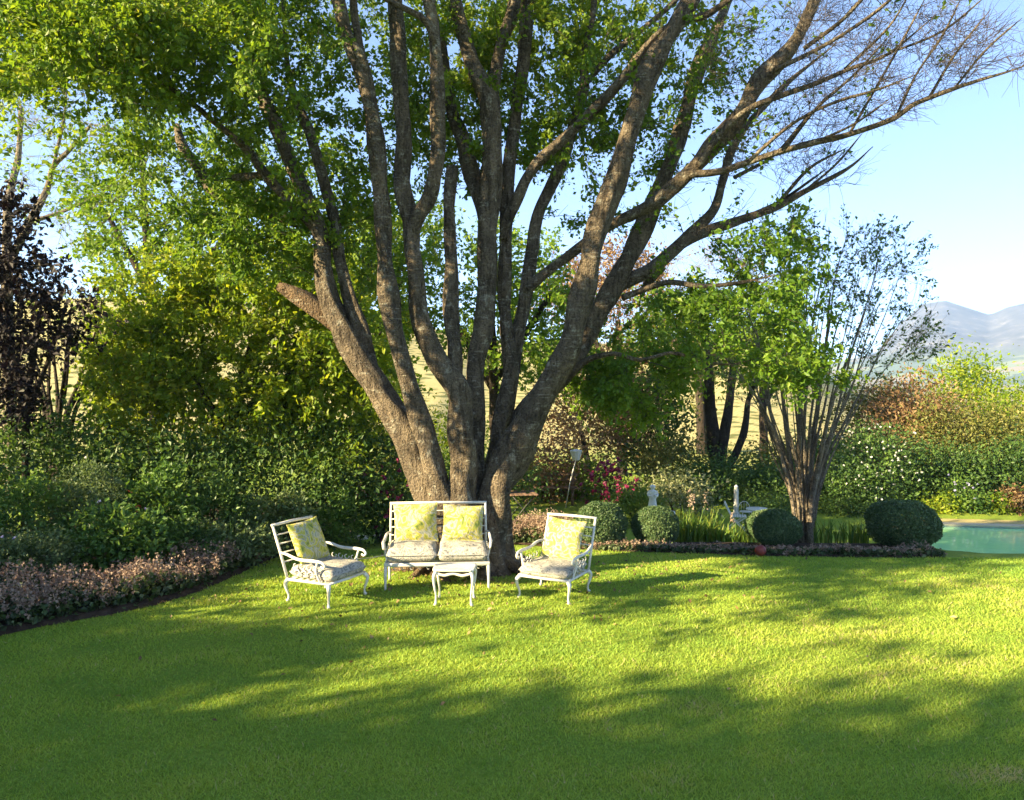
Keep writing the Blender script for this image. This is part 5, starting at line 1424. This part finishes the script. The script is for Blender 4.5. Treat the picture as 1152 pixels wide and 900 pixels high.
pillow('yellow leaf print pillow on the right seat of the two seat bench', lean(loveM, 0.275, 0.155, 0.642, R(15), R(3)), 0.46, 0.41, 14)

# ---- pale hose lying in the grass round the tree
pts = [pick(*p) for p in [(392, 631), (412, 630), (430, 627), (470, 618), (520, 612), (558, 614), (578, 622), (597, 630), (620, 634)]]
P = smooth_path([p + np.array([0, 0, 0.02]) for p in pts], 0.06)
b = MB(); b.tube(P, 0.008, 6)
tag(b.build('garden_hose', M['hose'], loc=tuple(P[0])), 'thin pale hose lying in the grass behind the bench', 'hose')
# stepping stones of the path behind the left chair
for (px, py, w_, lb) in [(402, 605, 0.42, 'flat pale paving stone in the path behind the left chair, nearest the bed'), (424, 604, 0.36, 'flat pale paving stone in the path nearest the bench')]:
    p = pick(px, py); b = MB()
    a = np.linspace(0, 2 * math.pi, 15)[:-1]; r_ = w_ / 2 * (1 + 0.12 * np.sin(3 * a + px))
    ring = lambda k, z: np.column_stack([np.cos(a) * r_ * k, np.sin(a) * r_ * k * 0.6, np.full(14, z)])
    V = np.vstack([ring(1, -0.03), ring(1, 0.024), ring(0.95, 0.032), ring(0.02, 0.034)]); i = np.arange(3)[:, None] * 14; j = np.arange(14)[None]; j2 = (j + 1) % 14
    b.add(V, np.stack([i + j, i + j2, i + 14 + j2, i + 14 + j], -1).reshape(-1, 4))
    o = b.build('paving_stone', M['stone'], loc=(0, 0, 0)); o.location = tuple(p); tag(o, lb, 'paving stone', 'paving stones of the path')

# ------------------------------------------------------------------ things beyond the border
def folding_table():
    c = unproj(587, 585, 18.2); root = empty('folding_table', gp(c[0], 18.2), R(8)); tag(root, 'brown wooden folding table with crossed black legs behind the big trunk', 'table')
    h = 0.68
    b = MB()
    for k in range(6):
        x = -0.33 + k * 0.112; b.box((x, -0.38, h - 0.025), (x + 0.106, 0.38, h), 0.004)
    b.build('tabletop', M['wood'], root)
    for s in (-1, 1):
        b = MB()
        b.tube([(-0.27, s * 0.30, 0), (0, s * 0.30, h * 0.5), (0.27, s * 0.30, h - 0.03)], 0.014, 6)
        b.tube([(0.27, s * 0.275, 0), (0, s * 0.275, h * 0.5), (-0.27, s * 0.275, h - 0.03)], 0.014, 6)
        b.build('crossed_legs', M['black_metal'], root)
    b = MB(); b.tube([(-0.27, -0.3, 0.02), (-0.27, 0.3, 0.02)], 0.01, 6); b.tube([(0.27, -0.275, 0.02), (0.27, 0.275, 0.02)], 0.01, 6); b.build('stretcher', M['black_metal'], root)
folding_table()
def plank_bench():
    c = unproj(618, 565, 20.6); root = empty('plank_bench', gp(c[0], 20.6), R(-4)); tag(root, 'low brown plank bench in the shade behind the folding table', 'bench')
    b = MB()
    for k in range(3): b.box((-0.75, -0.2 + k * 0.14, 0.44), (0.75, -0.075 + k * 0.14, 0.475), 0.004)
    b.build('seat', M['wood'], root)
    b = MB()
    for k in range(2): b.box((-0.75, 0.235, 0.60 + k * 0.13), (0.75, 0.262, 0.69 + k * 0.13), 0.004)
    b.build('backrest', M['wood'], root)
    for x in (-0.62, 0.62):
        b = MB(); b.box((x - 0.035, -0.18, 0), (x + 0.035, -0.11, 0.439), 0.004); b.box((x - 0.035, 0.17, 0), (x + 0.035, 0.234, 0.84), 0.004); b.box((x - 0.03, -0.109, 0.3), (x + 0.03, 0.169, 0.36), 0.003); b.build('leg', M['wood'], root)
plank_bench()
def lantern():
    d = 20.0; c = unproj(636, 570, d); root = empty('garden_lantern', gp(c[0], d)); tag(root, 'white lantern head on a thin leaning post amid light green leaves', 'lantern')
    ht = unproj(648, 512, d) - np.array(root.location)
    b = MB(); b.tube([(0, 0, -0.02), (ht[0] * 0.45, 0, ht[2] * 0.5), (ht[0], 0, ht[2] - 0.1)], [0.016, 0.014, 0.012], 8); b.build('post', PT, root)
    b = MB(); b.lathe([(0.0, -0.13), (0.09, -0.13), (0.10, -0.11), (0.15, 0.09), (0.16, 0.11), (0.15, 0.125), (0.05, 0.15), (0.0, 0.155)], ht, 10); b.build('lamp_head', PT, root, smooth=False)
lantern()
def statue():
    d = 15.6; c = unproj(734, 590, d); root = empty('garden_statue', gp(c[0], d)); tag(root, 'white stone figure statue standing between bushes behind a clipped shrub', 'statue')
    zt = unproj(734, 545, d)[2] - root.location.z; zb = unproj(734, 573, d)[2] - root.location.z; h = zt - zb
    b = MB(); b.lathe([(0, 0), (0.17, 0), (0.17, 0.06), (0.13, 0.09), (0.10, zb * 0.5), (0.12, zb - 0.06), (0.16, zb - 0.04), (0.16, zb), (0, zb)], (0, 0, 0), 14); b.build('pedestal', M['white_stone'], root)
    b = MB()
    b.lathe([(0, zb), (0.10, zb), (0.105, zb + 0.03), (0.085, zb + h * 0.2), (0.07, zb + h * 0.4), (0.085, zb + h * 0.5), (0.07, zb + h * 0.58), (0.085, zb + h * 0.68), (0.08, zb + h * 0.75), (0.035, zb + h * 0.79), (0.03, zb + h * 0.82), (0.055, zb + h * 0.86), (0.058, zb + h * 0.91), (0.045, zb + h * 0.97), (0.0, zb + h)], (0, 0, 0), 16)
    for s in (-1, 1):
        b.tube(curve([(s * 0.075, 0, zb + h * 0.74), (s * 0.092, -0.02, zb + h * 0.60), (s * 0.07, -0.07, zb + h * 0.55), (s * 0.03, -0.10, zb + h * 0.58)]), [0.024] * len(curve([(s * 0.075, 0, zb + h * 0.74), (s * 0.092, -0.02, zb + h * 0.60), (s * 0.07, -0.07, zb + h * 0.55), (s * 0.03, -0.10, zb + h * 0.58)])), 8)
    b.build('figure', M['white_stone'], root)
    c2 = unproj(744, 590, d - 0.1)
    o = MB(); z2 = unproj(744, 577, d)[2] - float(zg(c2[0], d)); 
    o.lathe([(0, 0), (0.11, 0), (0.10, 0.05), (0.07, 0.1), (0.07, z2 - 0.12), (0.12, z2 - 0.03), (0.17, z2 + 0.05), (0.165, z2 + 0.09), (0.14, z2 + 0.08), (0.0, z2 + 0.03)], (0, 0, 0), 16)
    p = o.build('garden_urn', M['white_stone'], loc=(0, 0, 0)); p.location = tuple(gp(c2[0] + 0.06, d - 0.35)); tag(p, 'white stone urn at the foot of the white statue', 'urn')
statue()
def white_post():
    d = 19.0; c = unproj(828, 580, d); loc = gp(c[0], d); zt = unproj(828, 545, d)[2] - loc[2]
    b = MB(); b.lathe([(0, 0), (0.085, 0), (0.085, 0.06), (0.06, 0.08), (0.062, zt * 0.3), (0.055, zt * 0.8), (0.045, zt * 0.9), (0.055, zt * 0.92), (0.03, zt * 0.97), (0, zt)], (0, 0, 0), 14)
    o = b.build('garden_post', PT, loc=(0, 0, 0)); o.location = tuple(loc); tag(o, 'slim white post tapering to the top behind the white chair', 'post')
white_post()
def patio_chair():
    d = 17.2; c = unproj(829, 590, d); root = empty('folding_chair', gp(c[0], d), R(75)); root.scale = (0.8, 0.8, 0.74); tag(root, 'white folding chair seen side on beyond the strap leaved plants', 'chair')
    # local: faces -y
    for s in (-1, 1):
        b = MB(); x = s * 0.2
        b.tube(curve([(x, 0.34, 0.82), (x, 0.22, 0.55), (x, 0.12, 0.36), (x, -0.03, 0.17), (x, -0.22, 0.0)]), 0.018, 8)
        b.tube(curve([(x * 0.88, 0.24, 0.0), (x * 0.88, 0.06, 0.17), (x * 0.88, -0.1, 0.30), (x * 0.88, -0.24, 0.40)]), 0.018, 8)
        b.build('leg', PT, root)
    b = MB()
    for k in range(6): b.box((-0.2, -0.25 + k * 0.068, 0.40), (0.2, -0.195 + k * 0.068, 0.42), 0.003)
    b.build('seat', PT, root)
    b = MB()
    for k in range(4):
        t = k / 3; y = 0.235 + 0.095 * t; z = 0.56 + 0.22 * t; b.tube([(-0.2, y, z), (0, y + 0.01, z), (0.2, y, z)], 0.018, 6, flat=0.5)
    b.build('backrest', PT, root)
patio_chair()
def patio_table():
    d = 17.6; c = unproj(852, 590, d); root = empty('patio_table', gp(c[0], d)); tag(root, 'round white table beside the white folding chair behind a clipped shrub', 'table')
    h = 0.40; b = MB(); b.lathe([(0.0, h), (0.25, h), (0.26, h - 0.01), (0.26, h - 0.025), (0.25, h - 0.035), (0, h - 0.035)], (0, 0, 0), 28); b.build('tabletop', PT, root)
    for k in range(3):
        a = k * 2.094 + 0.4; b = MB(); b.tube(curve([(0.05 * math.cos(a), 0.05 * math.sin(a), h - 0.036), (0.08 * math.cos(a), 0.08 * math.sin(a), 0.3), (0.2 * math.cos(a), 0.2 * math.sin(a), 0.1), (0.28 * math.cos(a), 0.28 * math.sin(a), 0.0)]), 0.014, 7); b.build('leg', PT, root)
    d2 = 18.0; c = unproj(839, 585, d2); root = empty('hoop_chair', gp(c[0], d2)); root.scale = (0.72, 0.72, 0.63); tag(root, 'white wire chair with hooped back behind the round white table', 'chair')
    b = MB(); a = np.linspace(0, math.pi, 17); b.tube(np.column_stack([0.2 * np.cos(a), np.full(17, 0.2), 0.42 + 0.34 * np.sin(a)]), 0.011, 7)
    for k in (-0.1, 0, 0.1): b.tube([(k * 0.8, 0.2, 0.42), (k, 0.2, 0.42 + 0.34 * math.sqrt(1 - (k / 0.2) ** 2))], 0.006, 6)
    b.build('backrest', PT, root)
    b = MB(); b.lathe([(0, 0.42), (0.2, 0.42), (0.21, 0.41), (0.2, 0.4), (0, 0.4)], (0, 0, 0), 20); b.build('seat', PT, root)
    for x in (-1, 1):
        for y in (-1, 1): cabriole(x * 0.13, y * 0.13, 0.4, x * 0.7, y * 0.7, 0.011, 0.05).build('leg', PT, root)
patio_table()
print('objects', len(bpy.data.objects), 'polys', sum(len(m.polygons) for m in bpy.data.meshes))
